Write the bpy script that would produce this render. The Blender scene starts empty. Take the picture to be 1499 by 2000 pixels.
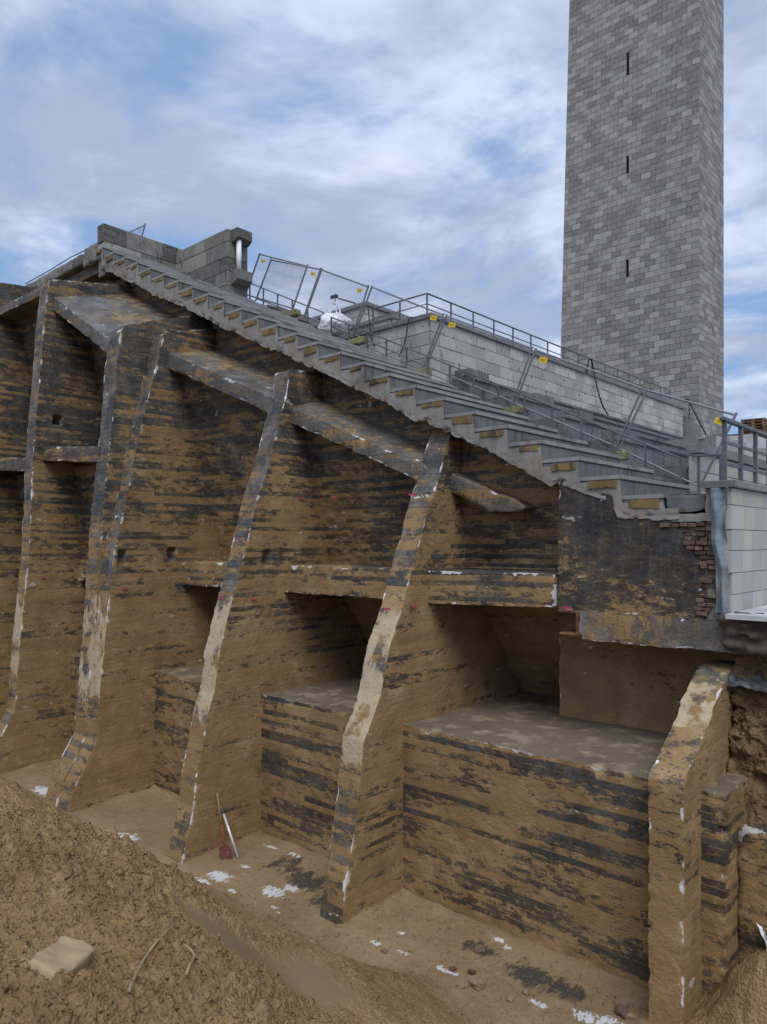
import bpy, bmesh, math, random
import numpy as np
from mathutils import Vector, Matrix

# ------------------------------------------------------------------ camera, sky, sun, exposure
sc = bpy.context.scene
YAW = 0.733657                       # the wall runs along x, the stair treads along y; the lens looks 42 deg left of y
cam_d = bpy.data.cameras.new('camera'); cam = bpy.data.objects.new('camera', cam_d)
sc.collection.objects.link(cam); sc.camera = cam
cam.location = (0, 0, 0); cam.rotation_euler = (math.pi/2, 0, YAW)
cam_d.sensor_fit = 'VERTICAL'; cam_d.sensor_height = 36; cam_d.lens = 36*1442/2000
cam_d.shift_y = 0.03; cam_d.clip_start = 0.05; cam_d.clip_end = 2000

SUN_EL, SUN_AZ = math.radians(52), math.radians(132)   # azimuth of the sun measured from +y towards +x
w = bpy.data.worlds.new('World'); sc.world = w; w.use_nodes = True

class NT:
    """small node-tree writer"""
    def __init__(s, tree): s.t = tree; s.n = tree.nodes; s.l = tree.links
    def put(s, sock, v):
        if hasattr(v, 'is_output') or isinstance(v, bpy.types.NodeSocket): s.l.new(v, sock)
        elif isinstance(v, (tuple, list)) and sock.type == 'RGBA' and len(v) == 3: sock.default_value = (*v, 1)
        else: sock.default_value = v
    def node(s, typ, ins=None, **attrs):
        n = s.n.new(typ)
        for k, v in attrs.items(): setattr(n, k, v)
        for k, v in (ins or {}).items(): s.put(n.inputs[k], v)
        return n
    def m(s, op, a, b=0.0, c=None, clamp=False):
        n = s.node('ShaderNodeMath', {0: a, 1: b}, operation=op, use_clamp=clamp)
        if c is not None: s.put(n.inputs[2], c)
        return n.outputs[0]
    def vm(s, op, a, b=(0, 0, 0)):
        return s.node('ShaderNodeVectorMath', {0: a, 1: b}, operation=op).outputs[0]
    def noise(s, vec, scale, detail=4, rough=.55, dist=0.0):
        return s.node('ShaderNodeTexNoise', {'Vector': vec, 'Scale': scale, 'Detail': detail, 'Roughness': rough, 'Distortion': dist}).outputs[0]
    def smooth(s, v, a, b, lo=0., hi=1.):
        return s.node('ShaderNodeMapRange', {0: v, 1: a, 2: b, 3: lo, 4: hi}, interpolation_type='SMOOTHSTEP').outputs[0]
    def lin(s, v, a, b, lo=0., hi=1.):
        return s.node('ShaderNodeMapRange', {0: v, 1: a, 2: b, 3: lo, 4: hi}).outputs[0]
    def mix(s, f, a, b, blend='MIX'):
        n = s.node('ShaderNodeMix', data_type='RGBA', blend_type=blend)
        s.put(n.inputs[0], f); s.put(n.inputs[6], a); s.put(n.inputs[7], b); return n.outputs[2]
    def sep(s, v): return s.node('ShaderNodeSeparateXYZ', {0: v}).outputs
    def comb(s, x, y, z): return s.node('ShaderNodeCombineXYZ', {0: x, 1: y, 2: z}).outputs[0]

def build_world():
    T = NT(w.node_tree); T.n.clear()
    sky = T.node('ShaderNodeTexSky', sky_type='NISHITA', sun_disc=False, sun_elevation=SUN_EL, sun_rotation=SUN_AZ,
                 altitude=50, air_density=1.0, dust_density=.8, ozone_density=2.2)
    d = T.node('ShaderNodeTexCoord').outputs['Generated']
    x, y, z = T.sep(d)
    k = T.m('ADD', T.m('MAXIMUM', z, 0.0), .16)
    p = T.comb(T.m('DIVIDE', x, k), T.m('DIVIDE', y, k), 0.0)          # a cloud layer seen in perspective
    warp = T.vm('ADD', p, T.vm('SCALE', T.node('ShaderNodeTexNoise', {'Vector': p, 'Scale': 1.1, 'Detail': 1}).outputs[1]))
    warp.node.inputs[1].links[0].from_node.inputs['Scale'].default_value = .55
    off = T.vm('ADD', warp, CLOUD_OFF)
    big = T.noise(off, .55, 1, .5)
    mid = T.noise(off, 2.3, 6, .6)
    wisp = T.noise(T.vm('MULTIPLY', off, (1.0, 2.2, 1)), 3.2, 4, .62)
    dens = T.m('ADD', T.m('MULTIPLY', big, .70), T.m('ADD', T.m('MULTIPLY', mid, .75), T.m('MULTIPLY', wisp, .22)))
    dens = T.m('ADD', dens, T.lin(z, .05, .6, -.03, .07))
    cover = T.smooth(dens, .66, .86)
    core = T.smooth(dens, .86, 1.06)
    shade = T.smooth(T.noise(off, 1.9, 5, .58), .40, .64)
    ccol = T.mix(shade, (2.0, 2.4, 3.25), (3.5, 3.95, 4.9))
    ccol = T.mix(T.m('MULTIPLY', core, .55), ccol, (5.2, 5.6, 6.3))
    blue = T.mix(.88, sky.outputs[0], (1.15, 1.85, 3.25))
    col = T.mix(T.m('MULTIPLY', cover, .92), blue, ccol)
    bg = T.node('ShaderNodeBackground', {'Color': col, 'Strength': .14})
    T.l.new(bg.outputs[0], T.node('ShaderNodeOutputWorld').inputs[0])
CLOUD_OFF = (3.1, 7.7, 0)
build_world()
w.cycles.sampling_method = 'MANUAL'; w.cycles.sample_map_resolution = 256

sun_d = bpy.data.lights.new('sun', 'SUN'); sun = bpy.data.objects.new('sun', sun_d); sc.collection.objects.link(sun)
sun_d.energy = 1.5; sun_d.angle = math.radians(35); sun_d.color = (1, .965, .91)
sd = Vector((math.sin(SUN_AZ)*math.cos(SUN_EL), math.cos(SUN_AZ)*math.cos(SUN_EL), math.sin(SUN_EL)))
sun.rotation_euler = sd.to_track_quat('Z', 'Y').to_euler()
sc.view_settings.view_transform = 'Standard'; sc.view_settings.look = 'None'
sc.view_settings.exposure = 0.58; sc.view_settings.gamma = 1
sc.cycles.use_adaptive_sampling = True; sc.cycles.adaptive_threshold = .02
sc.cycles.max_bounces = 4; sc.cycles.diffuse_bounces = 3; sc.cycles.glossy_bounces = 2; sc.cycles.caustics_reflective = False; sc.cycles.caustics_refractive = False

# ------------------------------------------------------------------ survey helpers (one photograph ray cut with one plane of the building)
F_, CX_, HY_ = 1442., 750., 1060.
FW = (-math.sin(YAW), math.cos(YAW)); RT = (math.cos(YAW), math.sin(YAW))
def at(px, py, **k):
    u = (px-CX_)/F_; v = (HY_-py)/F_
    r = (FW[0]+u*RT[0], FW[1]+u*RT[1], v)
    for n, i in (('x', 0), ('y', 1), ('z', 2)):
        if n in k: t = k[n]/r[i]; return (r[0]*t, r[1]*t, r[2]*t)

# ------------------------------------------------------------------ numpy noise
_rs = np.random.RandomState(7); _perm = _rs.permutation(256); _perm = np.concatenate([_perm, _perm, _perm])
_g = _rs.normal(size=(256, 3)); _g /= np.linalg.norm(_g, axis=1)[:, None]
def pn(P):
    P = np.asarray(P, float); I = np.floor(P).astype(int); f = P-I; I &= 255
    u = f*f*f*(f*(f*6-15)+10); out = 0
    for dx in (0, 1):
        for dy in (0, 1):
            for dz in (0, 1):
                h = _perm[_perm[_perm[I[:, 0]+dx]+I[:, 1]+dy]+I[:, 2]+dz]
                g = _g[h]
                dot = g[:, 0]*(f[:, 0]-dx)+g[:, 1]*(f[:, 1]-dy)+g[:, 2]*(f[:, 2]-dz)
                wt = (u[:, 0] if dx else 1-u[:, 0])*(u[:, 1] if dy else 1-u[:, 1])*(u[:, 2] if dz else 1-u[:, 2])
                out = out+dot*wt
    return out*1.6
def fbm(P, oct=4, gain=.5):
    P = np.asarray(P, float); a = 1.; s = 0
    for k in range(oct): s = s+a*pn(P+k*17.3); P = P*2.03; a *= gain
    return s
def cell(P):
    """rounded lumps: 1 at a lump's middle, 0 at its rim"""
    P = np.asarray(P, float); I = np.floor(P).astype(int); best = np.full(len(P), 9.)
    for dx in (-1, 0, 1):
        for dy in (-1, 0, 1):
            J = I+np.array([dx, dy, 0]); h = _perm[_perm[(J[:, 0] & 255)]+(J[:, 1] & 255)]
            q = np.stack([J[:, 0]+.5+.45*_g[h, 0], J[:, 1]+.5+.45*_g[h, 1]], 1)
            best = np.minimum(best, ((P[:, :2]-q)**2).sum(1))
    return np.clip(1-np.sqrt(best)*1.5, 0, 1)

# ------------------------------------------------------------------ objects
COL = sc.collection
def tag(o, label=None, cat=None, group=None, kind=None):
    for k, v in (('label', label), ('category', cat), ('group', group), ('kind', kind)):
        if v: o[k] = v
    return o
def empty(name, loc=(0, 0, 0), **k):
    o = bpy.data.objects.new(name, None); COL.objects.link(o); o.location = loc; o.empty_display_size = .1
    return tag(o, **k)
def new_mesh(name, V, Fc, mats=None, smooth=False, attrs=None):
    me = bpy.data.meshes.new(name); me.from_pydata([tuple(v) for v in V], [], [tuple(f) for f in Fc]); me.validate()
    for m_ in (mats if isinstance(mats, (list, tuple)) else [mats]):
        if m_: me.materials.append(m_)
    if smooth: me.polygons.foreach_set('use_smooth', [True]*len(me.polygons))
    for k, a in (attrs or {}).items():
        me.attributes.new(k, 'FLOAT', 'POINT').data.foreach_set('value', np.asarray(a, np.float32))
    me.update(); return me
def link(name, me, parent=None, loc=(0, 0, 0), **k):
    o = bpy.data.objects.new(name, me); COL.objects.link(o)
    if parent is not None:
        o.parent = parent
        if parent.location.length > 0: o.matrix_parent_inverse = Matrix.Translation(-parent.location)
    o.location = loc; return tag(o, **k)

class MB:
    def __init__(s): s.v = []; s.f = []
    def add(s, V, Fc):
        b = len(s.v); s.v += [tuple(v) for v in V]; s.f += [tuple(b+i for i in f) for f in Fc]; return s
    def hexa(s, P):      # P: 4 lower corners ccw, 4 upper corners ccw
        return s.add(P, [(3, 2, 1, 0), (4, 5, 6, 7), (0, 1, 5, 4), (1, 2, 6, 5), (2, 3, 7, 6), (3, 0, 4, 7)])
    def box(s, x0, x1, y0, y1, z0, z1):
        return s.hexa([(x0, y0, z0), (x1, y0, z0), (x1, y1, z0), (x0, y1, z0), (x0, y0, z1), (x1, y0, z1), (x1, y1, z1), (x0, y1, z1)])
    def tube(s, pts, r, n=6, cap=True):
        pts = [Vector(p) for p in pts]; rings = []
        for i, p in enumerate(pts):
            t = (pts[min(i+1, len(pts)-1)]-pts[max(i-1, 0)]).normalized()
            a = Vector((0, 0, 1)) if abs(t.z) < .9 else Vector((1, 0, 0))
            b = t.cross(a).normalized(); c = t.cross(b)
            rr = r[i] if isinstance(r, (list, tuple)) else r
            rings.append([p+(b*math.cos(6.28318*j/n+.785)+c*math.sin(6.28318*j/n+.785))*rr for j in range(n)])
        b0 = len(s.v)
        for R_ in rings: s.v += [tuple(q) for q in R_]
        for i in range(len(rings)-1):
            for j in range(n):
                s.f.append((b0+i*n+j, b0+i*n+(j+1) % n, b0+(i+1)*n+(j+1) % n, b0+(i+1)*n+j))
        if cap:
            s.f.append(tuple(b0+j for j in range(n))[::-1]); s.f.append(tuple(b0+(len(rings)-1)*n+j for j in range(n)))
        return s
    def prism(s, poly, axis, a0, a1):
        """poly in the plane across axis ('x': (y,z) points, 'y': (x,z) points)"""
        n = len(poly)
        mk = (lambda p, a: (a, p[0], p[1])) if axis == 'x' else (lambda p, a: (p[0], a, p[1]))
        V = [mk(p, a0) for p in poly]+[mk(p, a1) for p in poly]
        Fc = [tuple(range(n)), tuple(range(2*n-1, n-1, -1))]+[(i, n+i, n+(i+1) % n, (i+1) % n) for i in range(n)]
        return s.add(V, Fc)
    def build(s, name, mat, parent=None, smooth=False, bevel=0, **k):
        me = new_mesh(name, s.v, s.f, mat, smooth)
        bm = bmesh.new(); bm.from_mesh(me); bmesh.ops.recalc_face_normals(bm, faces=bm.faces)
        if bevel: bmesh.ops.bevel(bm, geom=bm.edges[:], offset=bevel, segments=1, affect='EDGES')
        bm.to_mesh(me); bm.free()
        return link(name, me, parent, **k)

def mesh_arrays(me):
    n = len(me.vertices); V = np.empty(n*3); me.vertices.foreach_get('co', V)
    N = np.empty(n*3, np.float32); me.vertex_normals.foreach_get('vector', N)
    E_ = np.empty(len(me.edges)*2, np.int32); me.edges.foreach_get('vertices', E_)
    return V.reshape(-1, 3), N.reshape(-1, 3).astype(float), E_.reshape(-1, 2)

def weather(me, amp=.012, chip=.05, vox=.035, lumps=.0, seed=0., pockets=()):
    """uneven cast faces, broken arrises; stores 'edge' (how close to a convex arris) for the white bare-mortar chips"""
    V, N, E_ = mesh_arrays(me); n = len(V)
    def nb(A):
        S = np.zeros_like(A); C = np.zeros(n)
        np.add.at(S, E_[:, 0], A[E_[:, 1]]); np.add.at(S, E_[:, 1], A[E_[:, 0]])
        np.add.at(C, E_[:, 0], 1); np.add.at(C, E_[:, 1], 1)
        return S/(np.maximum(C, 1)[:, None] if A.ndim > 1 else np.maximum(C, 1))
    c = np.clip(-((nb(V)-V)*N).sum(1)/(vox*.16), 0, 1)
    c2 = c.copy()
    for _ in range(2): c2 = np.maximum(c2, nb(c2)*1.25)
    c2 = np.clip(c2, 0, 1)
    P = V+seed
    d = amp*fbm(P*1.3, 4)+amp*.45*pn(P*np.array([9, 9, 14]))
    if lumps: d = d+lumps*.30*np.clip(fbm(P*np.array([3.5, 3.5, 6.])+31, 3)*2.2, -.3, 1)
    ch = np.clip(fbm(P*2.6+11, 3)+.25, 0, 1.2)
    V2 = V+N*(d-chip*(.25*c2+.75*c)*ch**2)[:, None]
    for (cx, cy, cz, hx, hy, hz, dx, dy, dz) in pockets:
        inside = (abs(V[:, 0]-cx) < hx) & (abs(V[:, 1]-cy) < hy) & (abs(V[:, 2]-cz) < hz)
        V2[inside] += np.array([dx, dy, dz])
    me.vertices.foreach_set('co', V2.ravel())
    me.attributes.new('edge', 'FLOAT', 'POINT').data.foreach_set('value', (c2*np.clip(.25+ch, 0, 1)).astype(np.float32))
    me.update()

def solid(name, mb, mats, parent=None, vox=.035, amp=.012, chip=.05, lumps=0., seed=0., face_mat=None, pockets=(), **k):
    """closed cast body: voxel skin, then weathering"""
    me0 = new_mesh('tmp', mb.v, mb.f)
    bm = bmesh.new(); bm.from_mesh(me0); bmesh.ops.recalc_face_normals(bm, faces=bm.faces); bm.to_mesh(me0); bm.free()
    o0 = bpy.data.objects.new('tmp', me0); COL.objects.link(o0)
    md = o0.modifiers.new('r', 'REMESH'); md.mode = 'VOXEL'; md.voxel_size = vox
    dg = bpy.context.evaluated_depsgraph_get(); me = bpy.data.meshes.new_from_object(o0.evaluated_get(dg))
    bpy.data.objects.remove(o0); bpy.data.meshes.remove(me0)
    me.name = name; me.materials.clear()
    for m_ in (mats if isinstance(mats, (list, tuple)) else [mats]): me.materials.append(m_)
    if face_mat:
        nf = len(me.polygons); NF = np.empty(nf*3, np.float32); me.polygons.foreach_get('normal', NF)
        me.polygons.foreach_set('material_index', face_mat(NF.reshape(-1, 3)).astype(np.int32))
    weather(me, amp, chip, vox, lumps, seed, pockets)
    me.polygons.foreach_set('use_smooth', [True]*len(me.polygons)); me.update()
    return link(name, me, parent, **k)

def patch(name, fn, nu, nv, mat, parent=None, amp=.012, lumps=0., seed=0., back=None, crag=0., **k):
    """a cast or earth face: fn(u, v) arrays -> points; back = offset vector that gives it thickness"""
    u, v = np.meshgrid(np.linspace(0, 1, nu), np.linspace(0, 1, nv)); P = np.stack(fn(u.ravel(), v.ravel()), 1)
    q = np.arange(nu*nv).reshape(nv, nu)
    Fc = np.stack([q[:-1, :-1], q[:-1, 1:], q[1:, 1:], q[1:, :-1]], -1).reshape(-1, 4).tolist()
    me = new_mesh(name, P, Fc, mat, True)
    V, N, E_ = mesh_arrays(me); Ps = V+seed
    d = amp*fbm(Ps*1.3, 4)+amp*.45*pn(Ps*np.array([9, 9, 14]))
    if lumps: d = d+lumps*.30*np.clip(fbm(Ps*np.array([3.5, 3.5, 6.])+31, 3)*2.2, -.3, 1)
    if crag: d = d+crag*(fbm(Ps*3.1, 5, .62)+.5*np.abs(pn(Ps*7.))-.4*np.abs(pn(Ps*2.3+9)))
    me.vertices.foreach_set('co', (V+N*d[:, None]).ravel())
    if back is not None:
        me.calc_loop_triangles
        bm = bmesh.new(); bm.from_mesh(me); r = bmesh.ops.extrude_edge_only(bm, edges=[e for e in bm.edges if e.is_boundary])
        bmesh.ops.translate(bm, verts=[g for g in r['geom'] if isinstance(g, bmesh.types.BMVert)], vec=back)
        bm.to_mesh(me); bm.free()
    a = me.attributes.new('edge', 'FLOAT', 'POINT'); me.update()
    return link(name, me, parent, **k)

def vn(P): return np.stack([pn(P+3.3), pn(P+41.7), pn(P+77.1)], 1)
def body(name, patches, planes, mats, parent=None, amp=.010, bite=.05, rad=.07, seed=0., pockets=(), **k):
    """cast body made of face grids with sharp arrises; one displacement field for all faces, bites broken out along the arrises"""
    VV, FF, MI, b0 = [], [], [], 0
    for fn, nu, nv, mi in patches:
        nu, nv = max(2, int(nu)), max(2, int(nv))
        u, v = np.meshgrid(np.linspace(0, 1, nu), np.linspace(0, 1, nv)); P = np.stack([np.broadcast_to(q, u.size) for q in fn(u.ravel(), v.ravel())], 1)
        q = np.arange(nu*nv).reshape(nv, nu)+b0
        FF.append(np.stack([q[:-1, :-1], q[:-1, 1:], q[1:, 1:], q[1:, :-1]], -1).reshape(-1, 4)); VV.append(P); MI += [mi]*((nu-1)*(nv-1)); b0 += nu*nv
    P = np.concatenate(VV); Q = P+seed
    D = amp*vn(Q*1.1)+amp*.45*vn(Q*5.)+.0035*vn(Q*17.)
    b = np.clip(fbm(Q*3.6+7, 3)+.05, 0, 1)**1.6+.30*np.clip(pn(Q*11.)+.1, 0, 1)
    W = [np.clip(1-np.abs(d(P))/rad, 0, 1) for d, n in planes]; E_ = np.zeros(len(P))
    for i in range(len(planes)):
        for j in range(i):
            kk = W[i]*W[j]
            if kk.max() <= 0: continue
            E_ = np.maximum(E_, kk); D -= (np.array(planes[i][1])+np.array(planes[j][1]))*(.7*bite*b*kk)[:, None]
    Wd = [np.clip(1-np.abs(d(P))/.11, 0, 1) for d, n in planes]; E2 = np.zeros(len(P))
    for i in range(len(planes)):
        for j in range(i): E2 = np.maximum(E2, Wd[i]*Wd[j])
    V = P+D
    for (cx, cy, cz, hx, hy, hz, dx, dy, dz) in pockets:
        ins = (abs(P[:, 0]-cx) < hx) & (abs(P[:, 1]-cy) < hy) & (abs(P[:, 2]-cz) < hz); V[ins] += np.array([dx, dy, dz])
    me = new_mesh(name, V, np.concatenate(FF).tolist(), mats, True, {'edge': np.clip(E2*(.7+.5*b), 0, 1)})
    me.polygons.foreach_set('material_index', np.array(MI, np.int32)); me.update()
    return link(name, me, parent, **k)
def hexa_body(name, C, mats, parent=None, res=.035, fine='fbrltd', top_mat=0, **k):
    """C: 4 lower corners ccw, 4 upper; fine = faces that get the full grid (f -y, r +x, l -x, t top, d bottom, k back)"""
    C = [np.array(c, float) for c in C]; ctr = sum(C)/8
    faces = {'d': (0, 1, 2, 3), 't': (4, 5, 6, 7), 'f': (0, 1, 5, 4), 'r': (1, 2, 6, 5), 'k': (2, 3, 7, 6), 'l': (3, 0, 4, 7)}
    pts, pls = [], []
    for key, (i, j, m_, n_) in faces.items():
        A, B, Cc, Dd = C[i], C[j], C[m_], C[n_]
        nr = np.cross(Cc-A, Dd-B); nr = nr/np.linalg.norm(nr)
        if nr.dot((A+B+Cc+Dd)/4-ctr) < 0: nr = -nr
        o = (A+B+Cc+Dd)/4
        def fn(u, v, A=A, B=B, Cc=Cc, Dd=Dd):
            p = (A[None]*((1-u)*(1-v))[:, None]+B[None]*(u*(1-v))[:, None]+Cc[None]*(u*v)[:, None]+Dd[None]*((1-u)*v)[:, None]); return p[:, 0], p[:, 1], p[:, 2]
        nu = np.linalg.norm(B-A)/res+1 if key in fine else 2; nv = np.linalg.norm(Dd-A)/res+1 if key in fine else 2
        pts.append((fn, nu, nv, top_mat if key == 't' else 0)); pls.append((lambda P, o=o, nr=nr: (P-o)@nr, nr))
    return body(name, pts, pls, mats, parent, **k)
def box_body(name, x0, x1, y0, y1, z0, z1, mats, parent=None, **k):
    return hexa_body(name, [(x0, y0, z0), (x1, y0, z0), (x1, y1, z0), (x0, y1, z0), (x0, y0, z1), (x1, y0, z1), (x1, y1, z1), (x0, y1, z1)], mats, parent, **k)
def fin_body(name, x0, x1, prof, top, yb, mats, parent=None, res=.045, **k):
    """buttress: prof = front line (y, z) from the foot up, top = (y, z) line running back"""
    pr = np.array(prof); seg = np.r_[0, np.cumsum(np.hypot(*np.diff(pr, axis=0).T))]; L = seg[-1]
    fy = lambda v: np.interp(v*L, seg, pr[:, 0]); fz = lambda v: np.interp(v*L, seg, pr[:, 1])
    tp = np.array([prof[-1]]+list(top)+[(yb, top[-1][1])]); zt = lambda y: np.interp(y, tp[:, 0], tp[:, 1])
    def side(x):
        def fn(u, v):
            y0 = fy(v); y = y0+(yb-y0)*u; z = fz(v); z = z+v**10*(zt(y)-prof[-1][1]); return np.full_like(u, x), y, z
        return fn
    front_ = lambda u, v: (x0+(x1-x0)*u, fy(v), fz(v))
    topf = lambda u, v: (x0+(x1-x0)*u, prof[-1][0]+(yb-prof[-1][0])*v, zt(prof[-1][0]+(yb-prof[-1][0])*v))
    nv = L/res; nd = (yb-pr[:, 0].min())/res
    zs, ys_ = pr[:, 1], pr[:, 0]
    pls = [(lambda P: x1-P[:, 0], (1, 0, 0)), (lambda P: P[:, 0]-x0, (-1, 0, 0)), (lambda P: (P[:, 1]-np.interp(P[:, 2], zs, ys_))*.93, (0, -.93, .3)), (lambda P: zt(P[:, 1])-P[:, 2], (0, 0, 1))]
    return body(name, [(side(x1), nd, nv, 0), (side(x0), nd*.5, nv*.5, 0), (front_, (x1-x0)/res*1.4, nv, 1), (topf, (x1-x0)/res, nd*.7, 0)], pls, mats, parent, **k)

# ------------------------------------------------------------------ materials
def material(name):
    m_ = bpy.data.materials.new(name); m_.use_nodes = True; T = NT(m_.node_tree)
    return m_, T, T.n['Principled BSDF']
def finish(T, b, col, rough=.9, height=None, bump=.4, dist=.02, spec=.25):
    T.put(b.inputs['Base Color'], col); T.put(b.inputs['Roughness'], rough); b.inputs['Specular IOR Level'].default_value = spec
    if height is not None:
        bp = T.node('ShaderNodeBump', {'Strength': bump, 'Distance': dist, 'Height': height}); T.l.new(bp.outputs[0], b.inputs['Normal'])
def plain(name, col, rough=.7, metal=0., var=.25, scale=6.):
    m_, T, b = material(name); p = T.node('ShaderNodeNewGeometry').outputs['Position']
    n = T.noise(p, scale, 5, .6)
    c = T.mix(T.lin(n, .3, .7), tuple(q*(1-var) for q in col), tuple(min(1, q*(1+var)) for q in col))
    finish(T, b, c, rough, n, .15, .01); b.inputs['Metallic'].default_value = metal
    return m_

MUD_A, MUD_B, MUD_C = (.225, .144, .066), (.322, .214, .105), (.42, .305, .176)
def dirty(name, z0=-2.5, z1=4.0, low=.16, high=-.12, board=.09, coat=(.033, .034, .036), coat2=(.125, .125, .122),
          white=.55, vertical=False, spots=True, pale=None):
    """tarred, board-marked concrete with caked sand; the sand lies thicker low down where the fill was dug out last"""
    m_, T, b = material(name)
    g = T.node('ShaderNodeNewGeometry'); p = g.outputs['Position']; x, y, z = T.sep(p)
    wob = T.noise(p, .8, 0)
    zz = T.m('ADD', z, T.m('MULTIPLY', T.m('SUBTRACT', wob, .5), .05))
    t = T.m('DIVIDE', T.m('ADD', zz, 20.), board); bi = T.m('FLOOR', t); bf = T.m('FRACT', t)
    along = T.m('ADD', T.m('MULTIPLY', x, .45), T.m('ADD', T.m('MULTIPLY', y, .45), T.m('MULTIPLY', bi, .37)))
    br = T.node('ShaderNodeTexWhiteNoise', {'Vector': T.comb(bi, T.m('FLOOR', along), 0.0)}, noise_dimensions='3D').outputs[0]
    sv = T.vm('MULTIPLY', p, (.8, .8, 2.0) if not vertical else (2.0, 2.0, .7))
    fine = T.noise(sv, 5.2, 6, .76)
    patchy = T.noise(p, .75, 2, .55)
    grit = T.noise(T.vm('MULTIPLY', p, (1, 1, 1.5)), 24., 3, .75)
    bias = T.lin(z, z0, z1, low, high)
    mval = T.m('ADD', T.m('ADD', fine, T.m('MULTIPLY', T.m('SUBTRACT', patchy, .5), .62)), T.m('ADD', bias, T.m('MULTIPLY', T.m('SUBTRACT', br, .5), .30 if board < 1 else 0.0)))
    mval = T.m('ADD', mval, T.m('MULTIPLY', T.m('SUBTRACT', grit, .5), .30))
    joint = T.m('LESS_THAN', bf, .11)
    jn = T.m('MULTIPLY', joint, T.m('GREATER_THAN', T.noise(T.vm('MULTIPLY', p, (1.2, 1.2, 6)), 2.2, 1), .46))
    mval = T.m('ADD', mval, T.m('MULTIPLY', jn, .15))
    mud = T.smooth(mval, .475, .545)
    film = T.smooth(mval, .22, .53)
    # tar coat: from near black to chalky grey where it has been scraped
    chalk = T.smooth(T.noise(T.vm('MULTIPLY', p, (1, 1, .8)), 1.9, 6, .74), .40, .70)
    chalk2 = T.smooth(T.noise(T.vm('MULTIPLY', p, (7, 7, .9)), 2.4, 3, .6), .5, .78)
    cc = T.mix(T.m('MULTIPLY', chalk, .75), coat, coat2)
    cc = T.mix(T.m('MULTIPLY', chalk2, .28), cc, (.16, .165, .17))
    cc = T.mix(T.m('MULTIPLY', film, .48), cc, (.135, .094, .052))
    cc = T.mix(T.m('MULTIPLY', joint, .6), cc, (.010, .010, .011))
    mc = T.mix(T.lin(T.noise(p, 2.3, 4, .6), .3, .7), MUD_A, MUD_B)
    mc = T.mix(T.m('MULTIPLY', T.smooth(T.noise(p, 1.1, 5, .68), .50, .72), .6), mc, MUD_C)
    mc = T.mix(T.m('MULTIPLY', T.smooth(grit, .55, .75), .4), mc, (.11, .065, .032))
    mc = T.mix(T.m('MULTIPLY', joint, .13), mc, (.10, .062, .03))
    mc = T.mix(T.m('MULTIPLY', T.smooth(br, .62, .9), .22 if board < 1 else 0.0), mc, (.13, .085, .045))
    col = T.mix(mud, cc, mc)
    if pale:
        zq = T.m('ADD', z, T.m('MULTIPLY', T.m('SUBTRACT', T.noise(p, 1.3, 4, .65), .5), 2.2))
        pm = T.m('MULTIPLY', T.smooth(zq, pale[0], pale[0]+.15), T.smooth(zq, pale[1]+.15, pale[1]))
        pc = T.mix(T.noise(p, 6., 4, .6), (.30, .225, .135), (.52, .44, .32))
        col = T.mix(T.m('MULTIPLY', pm, T.smooth(T.m('ADD', T.noise(T.vm('MULTIPLY', p, (1, 1, .6)), 2.7, 5, .65), T.m('MULTIPLY', pm, .06)), .475, .57)), col, pc)
    # white: bare mortar at broken arrises and torn slip-sheet scraps
    e = T.node('ShaderNodeAttribute', attribute_name='edge').outputs['Fac']
    wn = T.noise(p, 2.1, 3, .65); wn2 = T.noise(p, 7., 4, .65)
    wm = T.smooth(T.m('ADD', T.m('MULTIPLY', e, .85), T.m('ADD', T.m('MULTIPLY', T.m('SUBTRACT', wn, .5), 2.3), T.m('MULTIPLY', T.m('SUBTRACT', wn2, .5), .8))), .74, .80)
    sw = T.noise(T.vm('MULTIPLY', p, (1, 1, 2.2)), 1.9, 5, .62)
    scr = T.m('MULTIPLY', T.smooth(sw, .675, .69), T.m('GREATER_THAN', wn2, .45))
    wm = T.m('MAXIMUM', wm, T.m('MULTIPLY', scr, .9))
    col = T.mix(T.m('MULTIPLY', wm, white), col, T.mix(wn2, (.42, .42, .44), (.78, .78, .80)))
    if spots:
        vo = T.node('ShaderNodeTexVoronoi', {'Vector': T.vm('MULTIPLY', p, (1, 1, .55)), 'Scale': 3.0, 'Randomness': 1.0})
        rs = T.m('MULTIPLY', T.m('LESS_THAN', vo.outputs['Distance'], .045), T.m('GREATER_THAN', T.sep(vo.outputs['Color'])[0], .55))
        col = T.mix(T.m('MULTIPLY', rs, .8), col, (.085, .026, .012))
    h = T.m('ADD', T.m('ADD', T.m('MULTIPLY', fine, .7), T.m('MULTIPLY', T.noise(p, 13., 3, .7), 1.1)), T.m('ADD', T.m('MULTIPLY', joint, -.12), T.m('MULTIPLY', grit, .45)))
    finish(T, b, col, T.lin(mud, 0, 1, .62, .97), h, .55, .03, .3)
    return m_

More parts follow.
